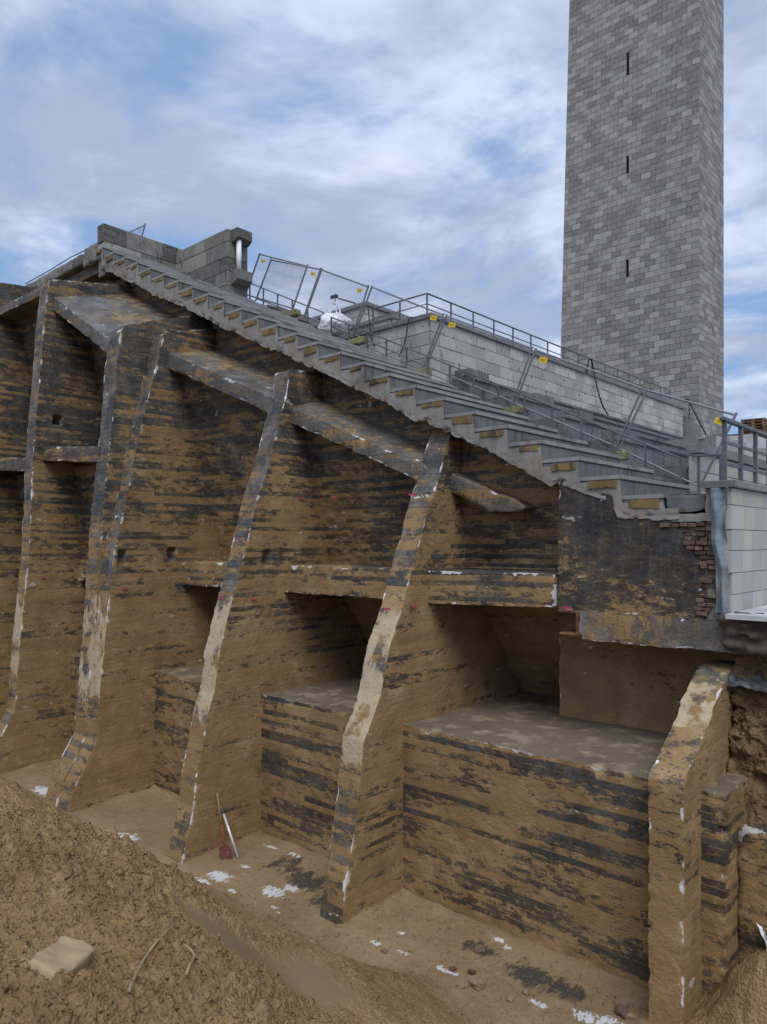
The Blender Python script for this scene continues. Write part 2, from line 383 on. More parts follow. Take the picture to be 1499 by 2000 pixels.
def concrete(name, base=(.27, .27, .265), dark=(.075, .075, .078), streak=.5, stain=.5, rough=.9, warm=0., warmcol=(.30, .20, .10)):
    m_, T, b = material(name); p = T.node('ShaderNodeNewGeometry').outputs['Position']
    ob = T.node('ShaderNodeObjectInfo').outputs['Random']
    n1 = T.noise(p, 1.4, 8, .65); n2 = T.noise(p, 30, 5, .7); n3 = T.noise(T.vm('MULTIPLY', p, (4.5, 4.5, .55)), 1.6, 6, .6)
    c = T.mix(T.lin(n1, .3, .7), tuple(q*.72 for q in base), tuple(q*1.15 for q in base))
    c = T.mix(T.m('MULTIPLY', T.smooth(n3, .48, .72), streak), c, dark)
    c = T.mix(T.m('MULTIPLY', T.smooth(T.noise(p, .9, 9, .7), .52, .66), stain), c, dark)
    c = T.mix(T.m('MULTIPLY', T.smooth(n2, .58, .75), .35), c, tuple(q*.45 for q in base))
    if warm: c = T.mix(T.m('MULTIPLY', T.smooth(T.noise(p, 2.2, 7, .66), .50, .62), warm), c, warmcol)
    c = T.mix(T.m('MULTIPLY', ob, .22), c, tuple(q*.55 for q in base))
    finish(T, b, c, rough, T.m('ADD', T.noise(p, 14, 8, .7), n2), .35, .012)
    return m_

def stone(name, lo, hi, island=False, vein=.5, stains=(.10, .085, .05), stain=.0, vscale=3.0, dark=(.07, .07, .07), pits=.0, warm=(.24, .22, .19)):
    """slabs: each with its own tone and its own run of veining"""
    m_, T, b = material(name); geo = T.node('ShaderNodeNewGeometry'); p = geo.outputs['Position']
    r = geo.outputs['Random Per Island'] if island else T.node('ShaderNodeObjectInfo').outputs['Random']
    r2 = T.m('FRACT', T.m('MULTIPLY', r, 37.7)); r3 = T.m('FRACT', T.m('MULTIPLY', r, 91.3))
    q = T.vm('ADD', p, T.comb(T.m('MULTIPLY', r, 90.), T.m('MULTIPLY', r2, 70.), 0.0))
    ang = T.node('ShaderNodeVectorRotate', {'Vector': q, 'Axis': (.3, 1, .2), 'Angle': T.m('MULTIPLY', r3, 2.6)}, rotation_type='AXIS_ANGLE').outputs[0]
    v = T.noise(T.vm('MULTIPLY', ang, (1, 1, 5.5)), vscale, 7, .62, .9)
    tone = T.m('ADD', T.m('MULTIPLY', T.m('POWER', r2, 1.35), .75), T.m('MULTIPLY', T.m('SUBTRACT', v, .5), vein*2.2))
    tone = T.m('ADD', tone, T.m('MULTIPLY', T.m('SUBTRACT', T.noise(p, .35, 3), .5), .25))
    c = T.mix(T.m('ADD', tone, .12, clamp=True), lo, hi)
    c = T.mix(T.m('MULTIPLY', T.m('GREATER_THAN', r3, .8), .35), c, warm)
    if stain:
        sn = T.noise(T.vm('MULTIPLY', p, (2.2, 2.2, .8)), 2.0, 8, .66)
        c = T.mix(T.m('MULTIPLY', T.smooth(sn, .56, .68), stain), c, stains)
    if pits:
        pt = T.noise(T.vm('MULTIPLY', p, (1.4, 1.4, .9)), 4.6, 4, .6)
        c = T.mix(T.m('MULTIPLY', T.smooth(pt, .63, .68), pits), c, dark)
    finish(T, b, c, .85, T.m('ADD', v, T.noise(p, 22, 5, .65)), .25, .01)
    return m_

def sand_mat(name, A=(.185, .118, .060), B=(.275, .185, .100), C=(.34, .245, .145), damp=True, floor=False, crumbs=1.0):
    m_, T, b = material(name); p = T.node('ShaderNodeNewGeometry').outputs['Position']; x, y, z = T.sep(p)
    n1 = T.noise(p, .9, 6, .6); n2 = T.noise(p, 6, 9, .68); n3 = T.noise(p, 55, 4, .7)
    c = T.mix(T.lin(n1, .35, .68), A, B); c = T.mix(T.m('MULTIPLY', T.smooth(n2, .5, .72), .55), c, C)
    c = T.mix(T.m('MULTIPLY', T.smooth(n3, .55, .75), .38), c, tuple(q*.5 for q in A))
    if damp:
        a = T.node('ShaderNodeAttribute', attribute_name='damp').outputs['Fac']
        c = T.mix(T.m('MULTIPLY', a, .85), c, T.mix(T.noise(T.vm('MULTIPLY', p, (9, 2, 1)), 2., 2), (.165, .118, .072), (.215, .155, .095)))
    if floor:
        a2 = T.node('ShaderNodeAttribute', attribute_name='tarry').outputs['Fac']
        f = T.noise(T.vm('MULTIPLY', p, (2.2, .9, 1)), 2.6, 10, .72, .3)
        c = T.mix(T.m('MULTIPLY', T.smooth(T.m('ADD', f, T.m('MULTIPLY', a2, .34)), .68, .80), .85), c, (.045, .045, .048))
        a3 = T.node('ShaderNodeAttribute', attribute_name='whitey').outputs['Fac']
        f3 = T.noise(T.vm('MULTIPLY', p, (2.2, 1.0, 1)), 6.5, 6, .75)
        c = T.mix(T.m('MULTIPLY', T.smooth(T.m('ADD', f3, T.m('MULTIPLY', a3, .30)), .69, .72), .92), c, (.70, .72, .75))
    vo = T.node('ShaderNodeTexVoronoi', {'Vector': T.vm('ADD', p, T.vm('MULTIPLY', T.comb(n2, n1, n2), (.03, .03, .03))), 'Scale': 21.}).outputs['Distance']
    vo2 = T.node('ShaderNodeTexVoronoi', {'Vector': p, 'Scale': 41.}).outputs['Distance']
    crumb = T.m('ADD', T.m('MULTIPLY', vo, -.9*crumbs), T.m('MULTIPLY', vo2, -.8*crumbs))
    if damp: crumb = T.m('MULTIPLY', crumb, T.m('SUBTRACT', 1.0, a))
    finish(T, b, c, .97, T.m('ADD', crumb, T.m('MULTIPLY', T.m('ADD', T.m('MULTIPLY', n2, 1.3), T.m('MULTIPLY', n3, .8)), T.m('SUBTRACT', 1.0, T.m('MULTIPLY', a, .9)) if damp else 1.0)), .9, .04, .1)
    return m_

M = {}
M['wall'] = dirty('tarred_concrete_caked_with_sand', low=.11, high=-.10)
M['fin_side'] = dirty('tarred_buttress_side', z0=-3.0, z1=3.6, low=.17, high=-.11)
M['fin_front'] = dirty('scraped_buttress_front', z0=-2.6, z1=1.6, low=.04, high=-.15, coat=(.045, .048, .052), coat2=(.24, .225, .20), white=.95, board=.125, spots=False, pale=(-3.6, -1.5))
M['short_front'] = dirty('scraped_short_buttress', z0=-5., z1=-2.2, low=.12, high=-.02, coat=(.04, .042, .045), coat2=(.26, .24, .21), white=1., board=8., spots=False, pale=(-2.35, -1.95))
M['beam'] = dirty('scraped_beam', z0=-2, z1=6, low=-.06, high=-.17, coat=(.07, .072, .073), coat2=(.19, .185, .175), white=.75, vertical=True)
M['lip'] = dirty('stained_lip', z0=-2, z1=6, low=-.04, high=-.10, coat=(.09, .09, .088), coat2=(.36, .345, .315), white=.9, vertical=True, board=8., spots=False)
M['beam_top'] = dirty('beam_top_dust', z0=-2, z1=6, low=-.03, high=-.10, coat=(.06, .064, .07), coat2=(.24, .245, .25), white=.85, board=9.)
M['block'] = dirty('muddy_footing', z0=-5.8, z1=-3.2, low=.05, high=.0, board=.10)
M['recess'] = dirty('muddy_recess', z0=-3, z1=-1, low=.30, high=.14, coat=(.05, .048, .045))
M['ledge'] = dirty('ledge_face', z0=-1.2, z1=-.4, low=.06, high=.04, white=.9)
M['tar'] = dirty('smooth_tar', z0=-1.2, z1=.7, low=-.02, high=-.26, board=7., coat=(.018, .019, .021), coat2=(.06, .062, .065), white=.6, spots=False)
M['tan_wall'] = dirty('plain_muddy_wall', z0=-3, z1=-1.4, low=.20, high=.16, board=6., spots=False, white=.9)
M['rough_conc'] = concrete('broken_concrete', (.265, .257, .242), (.085, .082, .076), .45, .65, warm=.22)
M['mortar'] = concrete('old_mortar', (.20, .185, .165), (.045, .042, .038), .4, .75, warm=.3)
M['block_top'] = concrete('dusty_footing_top', (.175, .142, .104), (.10, .084, .064), .05, .6, warm=.65, warmcol=(.40, .32, .22))
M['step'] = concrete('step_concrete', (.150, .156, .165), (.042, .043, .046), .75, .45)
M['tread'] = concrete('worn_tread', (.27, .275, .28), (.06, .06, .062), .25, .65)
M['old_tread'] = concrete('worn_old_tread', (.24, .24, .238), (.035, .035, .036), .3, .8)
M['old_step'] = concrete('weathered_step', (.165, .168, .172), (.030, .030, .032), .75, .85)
M['coping'] = concrete('coping_stone', (.20, .20, .20), (.06, .06, .06), .4, .5)
M['old_stone'] = stone('blackened_limestone', (.065, .064, .062), (.33, .32, .30), vein=.45, stain=.85, stains=(.035, .035, .036), pits=.85, dark=(.02, .02, .02))
M['tower'] = stone('tower_slab', (.152, .151, .150), (.345, .345, .345), vein=.75, vscale=2.1)
M['tower_many'] = stone('tower_slab_many', (.152, .151, .150), (.345, .345, .345), island=True, vein=.75, vscale=2.1)
M['joint'] = plain('dark_joint', (.055, .055, .056), .95)
M['travertine'] = stone('pale_travertine', (.27, .27, .265), (.50, .495, .48), vein=.35, stain=.65, stains=(.15, .135, .115), pits=.9, dark=(.06, .055, .05), warm=(.50, .47, .42))
M['clad'] = stone('wall_cladding', (.31, .31, .305), (.44, .437, .425), vein=.22, stain=.5, stains=(.33, .31, .26), vscale=2.2, warm=(.42, .39, .29))
M['timber'] = concrete('crumbling_filler_board', (.215, .150, .068), (.035, .03, .025), 1.0, .95, warm=.0)
M['brick'] = stone('old_brick', (.07, .046, .036), (.17, .105, .08), vein=.4, stain=.8, stains=(.33, .29, .25), pits=.4, warm=(.22, .17, .13))
M['membrane'] = concrete('blue_grey_membrane', (.21, .27, .32), (.10, .115, .125), .5, .6, .95, warm=.25)
M['rust'] = plain('rust', (.15, .075, .04), .9, var=.5, scale=12)
M['steel'] = plain('galvanised_tube', (.23, .245, .27), .45, .6, var=.2, scale=20)
M['rail'] = plain('grey_painted_rail', (.105, .115, .13), .55, .2)
M['wire'] = plain('galvanised_wire', (.30, .33, .37), .5, .4)
M['black'] = plain('black_rubber', (.015, .015, .016), .6)
M['yellow'] = plain('yellow_plate', (.80, .50, .02), .5, var=.08)
M['pale_yellow'] = plain('faded_yellow_plate', (.62, .53, .10), .6, var=.15)
M['ink'] = plain('ink', (.05, .045, .03), .7)
M['white'] = plain('white_plastic', (.74, .76, .80), .5, var=.08)
M['film'] = plain('white_film', (.72, .74, .78), .55, var=.15, scale=14)
M['greyfilm'] = plain('grey_film', (.07, .075, .08), .6, var=.6, scale=9)
M['pink'] = plain('pink_spray', (.42, .06, .10), .8, var=.3, scale=30)
M['moss'] = plain('mossy_block', (.20, .19, .10), .95, var=.4)
M['pallet'] = plain('pallet_wood', (.17, .105, .065), .9, var=.45, scale=9)
M['wood'] = plain('ash_handle', (.28, .18, .09), .7)
M['redwood'] = plain('red_paint', (.24, .065, .045), .7, var=.4, scale=25)
M['redblade'] = plain('red_blade', (.14, .045, .045), .7, var=.8, scale=22)
M['alu'] = plain('aluminium_tube', (.62, .63, .65), .3, .25, var=.1)
M['sand'] = sand_mat('dug_sand', (.27, .172, .082), (.40, .270, .138), (.53, .390, .230))
M['floor'] = sand_mat('trodden_sand', (.26, .182, .104), (.35, .255, .155), (.42, .32, .21), damp=True, floor=True, crumbs=.12)
M['earth'] = sand_mat('bank_earth', (.16, .10, .052), (.27, .185, .10), (.36, .27, .17), damp=False)
M['rock'] = concrete('sandy_stone', (.40, .30, .18), (.22, .15, .08), .2, .4)
M['pebble'] = concrete('dirty_pebble', (.25, .185, .115), (.13, .09, .055), .3, .5)
M['twig'] = plain('dry_root', (.30, .22, .13), .9, var=.3)
M['paving'] = concrete('pale_paving', (.52, .53, .54), (.30, .30, .31), .1, .2)
M['gravel'] = concrete('dark_hardcore', (.085, .075, .062), (.025, .024, .023), .4, .6, warm=.4)
M['dark'] = plain('dark_void', (.01, .01, .011), 1.)

# ------------------------------------------------------------------ the excavated retaining wall under the stand
YC = 10.75                                            # plane in which the stand was sawn through
NX = lambda i: -20.90+.6696*i
NZ = lambda i: 8.845-.325*i
nose = lambda x: .72+(-4.16-x)*.4853                  # line through the step noses
wall = empty('retaining_wall', (-12, 11, -6), label='tarred buttressed concrete retaining wall caked with brown sand under the stand', cat='retaining wall')
front_faces = lambda N: np.where(N[:, 1] < -.55, 1, 0)

def edge_profile(xr, pix):
    return [at(px, py, x=xr)[1:] for px, py in pix]
FINS = [
  (-24.7, -24.2, [(8.95, 8.0), (8.6, 4.98), (8.4, 2.1), (8.05, -2.5), (7.5, -5.2), (7.1, -6.4)][::-1], [(9.1, 8.1), (11.3, 8.3)]),
  (-20.7, -20.2, edge_profile(-20.2, [(97, 548), (87, 620), (82, 700), (71, 820), (65, 905), (58, 1075), (40, 1250), (30, 1390), (-2, 1446)])[::-1], [(8.95, 7.2), (11.1, 7.6)]),
  (-17.25, -16.665, edge_profile(-16.72, [(235, 645), (226, 720), (219, 820), (209, 905), (200, 1000), (190, 1120)])[::-1], [(9.1, 5.28), (11.3, 6.08)]),
  (-16.66, -16.15, edge_profile(-16.15, [(322, 650), (310, 700), (287, 790), (262, 900), (250, 970), (224, 1075), (206, 1250), (192, 1390), (190, 1446), (150, 1530), (132, 1580)])[::-1], [(10.05, 5.25), (11.45, 5.6)]),
  (-12.55, -12.05, edge_profile(-12.05, [(567, 722), (560, 770), (542, 846), (520, 925), (505, 968), (480, 1075), (455, 1171), (444, 1213), (428, 1283), (420, 1353), (409, 1388), (395, 1465), (383, 1528), (378, 1587), (362, 1657), (355, 1688)])[::-1], [(10.5, 3.72), (11.1, 3.78), (11.6, 3.85)]),
  (-8.7, -8.2, edge_profile(-8.2, [(884, 838), (870, 888), (859, 930), (840, 986), (825, 1042), (805, 1112), (789, 1180), (761, 1265), (745, 1356), (726, 1412), (712, 1447), (707, 1500), (698, 1587), (686, 1675), (677, 1727), (669, 1808)])[::-1], [(11.2, 2.25), (11.8, 2.3)]),
]
for q in [(8.33, -2.24), (8.16, -3.86), (8.13, -4.51), (7.62, -5.37), (7.43, -5.96)]: FINS[2][2].insert(0, q)
fin_seed = 0
for x0, x1, prof, top in FINS:
    fin_seed += 3.7
    low = prof[0]; prof = [(low[0]-.08, -6.5)]+prof
    pk = []
    if abs(x1+12.05) < .01: pk = [(x1, at(522, 1100, x=x1)[1], -.32, .3, .10, .15, -.16, 0, 0)]
    if abs(x1+16.15) < .01: pk = [(x1, at(240, 1090, x=x1)[1], -.36, .3, .10, .17, -.16, 0, 0), (x1, at(336, 1085, x=x1)[1], -.28, .3, .10, .12, -.16, 0, 0)]
    if abs(x1+20.2) < .01: pk = [(x1, at(113, 808, x=x1)[1], 3.35, .3, .11, .11, -.2, 0, 0)]
    fin_body('buttress', x0, x1, prof, top, 13.3, [M['fin_side'], M['fin_front']], wall, amp=.006, bite=.045, rad=.05, seed=fin_seed, pockets=pk)

# the short buttress by the street front
fin_body('buttress', -3.69, -3.26, [(8.95, -6.6), (9.0, -5.0), (9.0, -2.9), (9.05, -2.85), (10.02, -2.26), (10.08, -2.14), (10.7, -1.78)], [(10.75, -1.75), (11.2, -1.72)], 11.4,
         [M['fin_side'], M['short_front']], wall, res=.03, amp=.012, bite=.06, rad=.07, seed=51)

# bays: (x left, x right, beam front y L/R, front-top z L/R, bottom z L/R, back z L/R, back y)
BAYS = [
  (-24.2, -20.7, 8.9, 8.9, 7.18, 7.16, 6.98, 6.9, 7.4, 7.4, 11.3),
  (-20.2, -17.25, 8.94, 8.95, 6.71, 5.05, 6.36, 4.68, 7.45, 6.0, 11.3),
  (-16.15, -12.55, 9.98, 10.22, 4.68, 3.17, 4.30, 2.82, 5.05, 3.62, 11.4),
  (-12.05, -8.7, 10.42, 10.62, 2.90, 1.46, 2.57, 1.15, 3.22, 1.80, 11.35),
]
batter = lambda z: np.where(z > -.5, 11.45-.26*z, 11.58+.60*(-.5-z))
for k, (xl, xr, yl, yr, tl, tr, bl, br_, kl, kr, yb) in enumerate(BAYS):
    sd_ = 5.1*k+1
    A, B = xl-.15, xr+.15                                  # let the pieces bite into the buttresses
    ext = lambda l, r, x: l+(r-l)*(x-xl)/(xr-xl)
    hexa_body('sloping_beam', [(A, ext(yl, yr, A), ext(bl, br_, A)), (B, ext(yl, yr, B), ext(bl, br_, B)), (B, yb+.3, ext(bl, br_, B)), (A, yb+.3, ext(bl, br_, A)),
                    (A, ext(yl, yr, A), ext(tl, tr, A)), (B, ext(yl, yr, B), ext(tl, tr, B)), (B, yb+.3, ext(kl, kr, B)+.05), (A, yb+.3, ext(kl, kr, A)+.05)],
              [M['beam'], M['beam_top']], wall, res=.03, fine='ftd', top_mat=1, amp=.010, bite=.06, rad=.07, seed=sd_)
    # wall between the beam and the stand slab
    def up(u, v):
        x = A+(B-A)*u; zt = np.minimum(nose(x)-.45, 8.75); zb = ext(kl, kr, x)-.3
        return x, np.full_like(x, yb)+0*v, zb+(zt-zb)*v
    patch('upper_wall', up, 100, 40, M['wall'], wall, amp=.02, lumps=.05, seed=sd_, back=(0, .4, 0))
    # leaning wall under the beam
    zl = -.62
    def mid(u, v):
        x = A+(B-A)*u; zt = ext(bl, br_, x)+.15; z = zl+(zt-zl)*v
        return x, (np.where(z < 2.15, 10.05-.2*(z+.5), batter(z)) if k < 2 else batter(z)), z
    patch('leaning_wall', mid, 110, 130, M['wall'], wall, amp=.016, lumps=.05, seed=sd_+2, back=(0, .5, 0))
    # recess under the ledge
    def rec(u, v):
        x = A+(B-A)*u; z = -3.2+(-.55+3.2)*v
        return x, batter(z)+.25*np.clip((-1.3-z)/1.8, 0, 1), z
    patch('recess_wall', rec, 110, 70, M['recess'], wall, amp=.025, lumps=.07, seed=sd_+4, back=(0, .5, 0))
    # ledge beam and footing block
    yf = (9.65, 9.65, 10.36, 10.21)[k]
    box_body('ledge', A, B, yf, 12.0, -1.05, -.48, M['ledge'], wall, res=.03, fine='ftd', amp=.014, bite=.06, seed=sd_+6)
    if k < 2:
        yl2 = 8.65
        hexa_body('ledge', [(A, yl2, 2.24), (B, yl2, 1.95), (B, 11.4, 1.95), (A, 11.4, 2.24), (A, yl2, 2.62), (B, yl2, 2.33), (B, 11.4, 2.33), (A, 11.4, 2.62)], M['wall'], wall, res=.04, fine='ftd', amp=.014, bite=.06, seed=sd_+8)
    box_body('footing_block', A, B, 9.6 if k > 1 else 9.42, 13.6, -6.5, -3.12, [M['block'], M['block_top']], wall, res=.04, fine='ft', top_mat=1, amp=.02, bite=.10, rad=.10, seed=sd_+9)

# the wide bay by the street front
A, B = -8.35, -5.6
def up(u, v):
    x = A+(B-A)*u; zt = nose(x)-.42; zb = -.75+0*x
    return x, np.where(zb+(zt-zb)*v > .75, 11.3, 11.3+(.75-(zb+(zt-zb)*v))*.26), zb+(zt-zb)*v
patch('upper_wall', up, 100, 70, M['wall'], wall, amp=.02, lumps=.05, seed=61, back=(0, .4, 0))
B4 = [(-8.35, 1.0), (-7.36, .54), (-6.70, .52), (-6.62, .60), (-6.9, .78), (-7.15, .86), (-8.35, 1.36)]
solid('sloping_beam', MB().prism(B4, 'y', 10.93, 11.7), [M['beam'], M['beam_top']], wall, vox=.03, amp=.012, chip=.08, seed=63, face_mat=lambda N: np.where(N[:, 2] > .45, 1, 0))
def rec(u, v):
    x = A+(-5.6-A)*u; z = -3.2+2.75*v
    return x, batter(z)+.3*np.clip((-1.3-z)/1.8, 0, 1), z
patch('recess_wall', rec, 110, 80, M['recess'], wall, amp=.025, lumps=.06, seed=65, back=(0, .5, 0))
hexa_body('ledge', [(A, 10.24, -1.07), (-5.91, 10.66, -1.06), (-5.91, 12.1, -1.06), (A, 12.1, -1.07), (A, 10.24, -.50), (-5.91, 10.66, -.50), (-5.91, 12.1, -.5), (A, 12.1, -.5)], M['ledge'], wall, res=.03, fine='ftd', amp=.012, bite=.05, seed=67)
box_body('footing_block', -8.4, -2.97, 9.6, 13.8, -6.6, -3.12, [M['block'], M['block_top']], wall, res=.035, fine='frt', top_mat=1, amp=.022, bite=.12, rad=.12, seed=69)
box_body('lower_wall', -6.6, -3.0, 12.1, 13.7, -3.3, -1.3, M['tan_wall'], wall, res=.04, fine='fl', amp=.02, bite=.04, seed=71)
# tarred end wall of the stand and the beam that carries it
ewt = lambda x: np.interp(x, [-5.95, -5.0, -4.25, -3.62], [1.06, .62, .40, .38])
ewr = lambda z: np.interp(z, [-1.1, -.4, -.2, .0, .15, .3, .45], [-3.62, -3.66, -3.72, -3.82, -3.92, -4.1, -4.25])+.05*pn(np.stack([z*9, 0*z, 0*z+3], 1))+.03*pn(np.stack([z*31, 0*z, 0*z+5], 1))
def ew(u, v):
    x = -5.89+2.29*u; z = -1.1+(ewt(x)+1.22)*v
    x = np.minimum(x, -5.89+(ewr(z)+5.89)*u); z = -1.1+(ewt(x)+1.22)*v
    return x, np.full_like(u, 10.745), z
body('end_wall', [(ew, 90, 80, 0), (lambda u, v: (np.full_like(u, -5.89), 10.745+1.7*u, -1.1+2.16*v), 40, 60, 0),
                  (lambda u, v: (-5.83+2.23*u, 10.745+1.7*v, np.full_like(u, -1.1)), 30, 20, 0)],
     [(lambda P: P[:, 1]-10.745, (0, -1, 0)), (lambda P: P[:, 0]+5.89, (-1, 0, 0)), (lambda P: P[:, 2]+1.1, (0, 0, -1))], M['tar'], wall, amp=.008, bite=.03, seed=73)
box_body('carrying_beam', -5.5, -2.55, 10.70, 12.4, -1.52, -1.07, M['lip'], wall, res=.03, fine='fd', amp=.016, bite=.06, seed=75)
g = MB().box(-5.89, -5.49, 10.74, 12.3, -1.13, -1.075).box(-5.89, -5.49, 10.74, 12.3, -1.49, -1.44).box(-5.58, -5.50, 10.74, 12.3, -1.44, -1.13)
solid('steel_girder', g, M['rust'], wall, vox=.018, amp=.008, chip=.02, seed=77)

# sprayed levelling marks
def mark(p, dirv, length, hgt=.035):
    d = Vector(dirv); c = Vector(p); n = Vector((0, 0, 1)); a = d*length/2; t = Vector((-d.y, d.x, 0))*.004
    nrm = Vector((d.y, -d.x, 0))
    mb = MB(); j = [0, .4, -.3, .2, 0]
    pts = [(-1, j[1]), (-.5, j[2]), (0, j[0]), (.5, j[3]), (1, j[4])]
    V = []; Fc = []
    for s_, e in pts:
        for q in (-1, 1):
            for o_ in (0.0, .012):
                V.append(c+a*s_+n*(hgt*(.5*q+e*.5))+nrm*(.028+o_))
    for i in range(4):
        b0 = i*4; b1 = b0+4
        Fc += [(b0, b0+2, b1+2, b1), (b0+1, b1+1, b1+3, b0+3), (b0, b1, b1+1, b0+1), (b0+2, b0+3, b1+3, b1+2)]
    return mb.add(V, Fc).build('paint_mark', M['pink'], wall)
for px, py, xr in [(806, 1184, -8.2), (250, 968, -16.15), (244, 1149, -16.15), (588, 973, -12.05), (495, 1170, -12.05), (85, 1128, -20.2)]:
    mark(at(px, py, x=xr), (0, 1, 0), .14)
for px, py, yy in [(758, 1189, 9.48), (1110, 1187, 10.73), (658, 972, 11.0), (435, 1168, 8.72), (808, 966, 10.3)]:
    mark(at(px, py, y=yy-.02), (1, 0, 0), .16)

# ------------------------------------------------------------------ the sawn-off grandstand
stand = empty('grandstand', (-12, 12, 3), label='grey concrete stadium stand sawn off along its stepped edge', cat='grandstand')
# raking slab: ragged underside, hidden top inside the steps
xs = np.linspace(-21.0, -3.95, 150); low = []
for x in xs:
    r = .05*float(pn(np.array([[x*1.3, 3.1, 0]]))[0])+.035*float(pn(np.array([[x*4.1, 9.1, 0]]))[0])
    th = .64+r+(.06 if x < -13 else 0)+(.05 if int(x*1.7) % 5 == 0 else 0)
    if x > -5.95: th = .60-.08*(x+5.95)+r*.4
    zb_ = nose(x)-th
    if x > -4.9: zb_ = min(zb_, .36) if x < -4.4 else .33
    low.append((float(x), float(zb_)))
lx = np.array([q[0] for q in low]); lz = np.array([q[1] for q in low])
def saw(x):
    i = np.clip(np.ceil((x+20.90)/.6696), 0, 25); top = NZ(i)-.10-.012*(i % 3)
    return np.where(x > -4.15, .50, top)
sx0, sx1 = -21.02, -3.95
body('raking_slab', [(lambda u, v: (sx0+(sx1-sx0)*u, np.full_like(u, YC-.03), np.interp(sx0+(sx1-sx0)*u, lx, lz)*(1-v)+saw(sx0+(sx1-sx0)*u)*v), 620, 26, 0),
                     (lambda u, v: (sx0+(sx1-sx0)*u, YC-.03+1.0*v, np.interp(sx0+(sx1-sx0)*u, lx, lz)), 620, 20, 0),
                     (lambda u, v: (np.full_like(u, sx0), YC-.03+2.5*u, nose(sx0)-.66+.6*v), 40, 16, 0)],
     [(lambda P: P[:, 1]-(YC-.03), (0, -1, 0)), (lambda P: P[:, 2]-np.interp(P[:, 0], lx, lz), (-.4, 0, -.9))], M['rough_conc'], stand, amp=.014, bite=.10, rad=.12, seed=81)
def step_mesh(w_, h_, y1, name, mat, tread=None):
    """tread slab with a small nosing over the riser"""
    bmA = bmesh.new(); mi = []
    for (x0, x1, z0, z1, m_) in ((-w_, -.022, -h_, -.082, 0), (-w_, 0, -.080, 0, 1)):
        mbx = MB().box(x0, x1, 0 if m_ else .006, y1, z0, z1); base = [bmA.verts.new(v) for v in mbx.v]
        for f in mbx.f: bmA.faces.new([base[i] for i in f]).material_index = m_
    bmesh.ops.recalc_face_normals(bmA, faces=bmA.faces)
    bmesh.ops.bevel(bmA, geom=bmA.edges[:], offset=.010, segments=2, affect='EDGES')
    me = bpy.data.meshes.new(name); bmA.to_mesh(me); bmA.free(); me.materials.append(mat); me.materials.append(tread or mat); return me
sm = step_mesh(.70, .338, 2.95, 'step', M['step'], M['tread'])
def core_mesh(seed):
    r = random.Random(seed); n = 9; V = []; Fc = []
    x0, x1 = -.54+r.uniform(-.03, .16), -.03-r.uniform(0, .05); zt = -.075-r.uniform(0, .03); zb_ = zt-r.uniform(.07, .15); tilt = r.uniform(-.03, .03)
    for i in range(n):
        x = x0+(x1-x0)*i/(n-1)
        for z in (zt-r.uniform(0, .008), zb_+tilt*(i/n-.5)+r.uniform(-.012, .012)):
            V += [(x, r.uniform(-.010, -.003), z), (x, .06, z)]
    for i in range(n-1):
        a = i*4; b = a+4
        Fc += [(a, a+2, b+2, b), (a, b, b+1, a+1), (a+2, a+3, b+3, b+2)]
    Fc += [(0, 1, 3, 2), (a+4, a+6, a+7, a+5)]
    return new_mesh('step_filler', V, Fc, M['timber'])
cores = [core_mesh(s_) for s_ in range(13)]
for i in range(26):
    y_off = random.Random(i*7).uniform(-.03, .0)
    dz = random.Random(i*5).uniform(-.006, .006)
    s_ = link('step', sm, stand, loc=(NX(i), YC+y_off, NZ(i)+dz))
    link('step_filler', cores[(i*5) % 13], stand, loc=(NX(i), YC-.045, NZ(i)+dz))
# gutter block and upstand at the foot of the steps
box_body('gutter_block', -4.14, -3.60, YC+.01, 13.8, .44, .70, M['step'], stand, res=.025, fine='f', amp=.008, bite=.04, rad=.05, seed=83)
box_body('gutter_slab', -4.2, -3.47, YC-.01, 13.8, .30, .42, M['rough_conc'], stand, res=.025, fine='f', amp=.008, bite=.04, rad=.05, seed=84)
box_body('upstand', -3.60, -3.49, YC+.0, 13.8, .40, .80, M['rough_conc'], stand, res=.025, fine='f', amp=.008, bite=.04, rad=.05, seed=85)

# weathered rows beyond the aisle: low steps along the aisle, double-height seat rows behind
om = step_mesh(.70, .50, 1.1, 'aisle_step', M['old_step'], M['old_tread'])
for i in range(26):
    link('aisle_step', om, stand, loc=(NX(i)-.03, 13.74, NZ(i)-.10))
for j, i in enumerate(range(13, 25, 2)):
    y0_ = 15.0+random.Random(i).uniform(0, .3)
    mb = MB().box(-1.5, 0, 0, 20, -1.0, .16).box(-1.44, .05, .02, 19.9, .162, .24)
    mb.build('seat_row', M['old_step'], stand, bevel=.012, loc=(NX(i), y0_, NZ(i)))
for i in (13, 15, 17, 19, 21, 23):
    MB().box(-.5, -.02, 0, .9, .245, .45).build('seat_end_block', M['old_step'], stand, bevel=.015, loc=(NX(i), 15.3+(i % 3)*.5, NZ(i)))
# raised upper strip behind the pylon where the rows carry on
upper = step_mesh(.70, .6, 3.0, 'upper_step', M['old_step'], M['old_tread'])
for i in range(4, 14):
    link('upper_step', upper, stand, loc=(NX(i)-.03, 14.82, NZ(i)-.04))

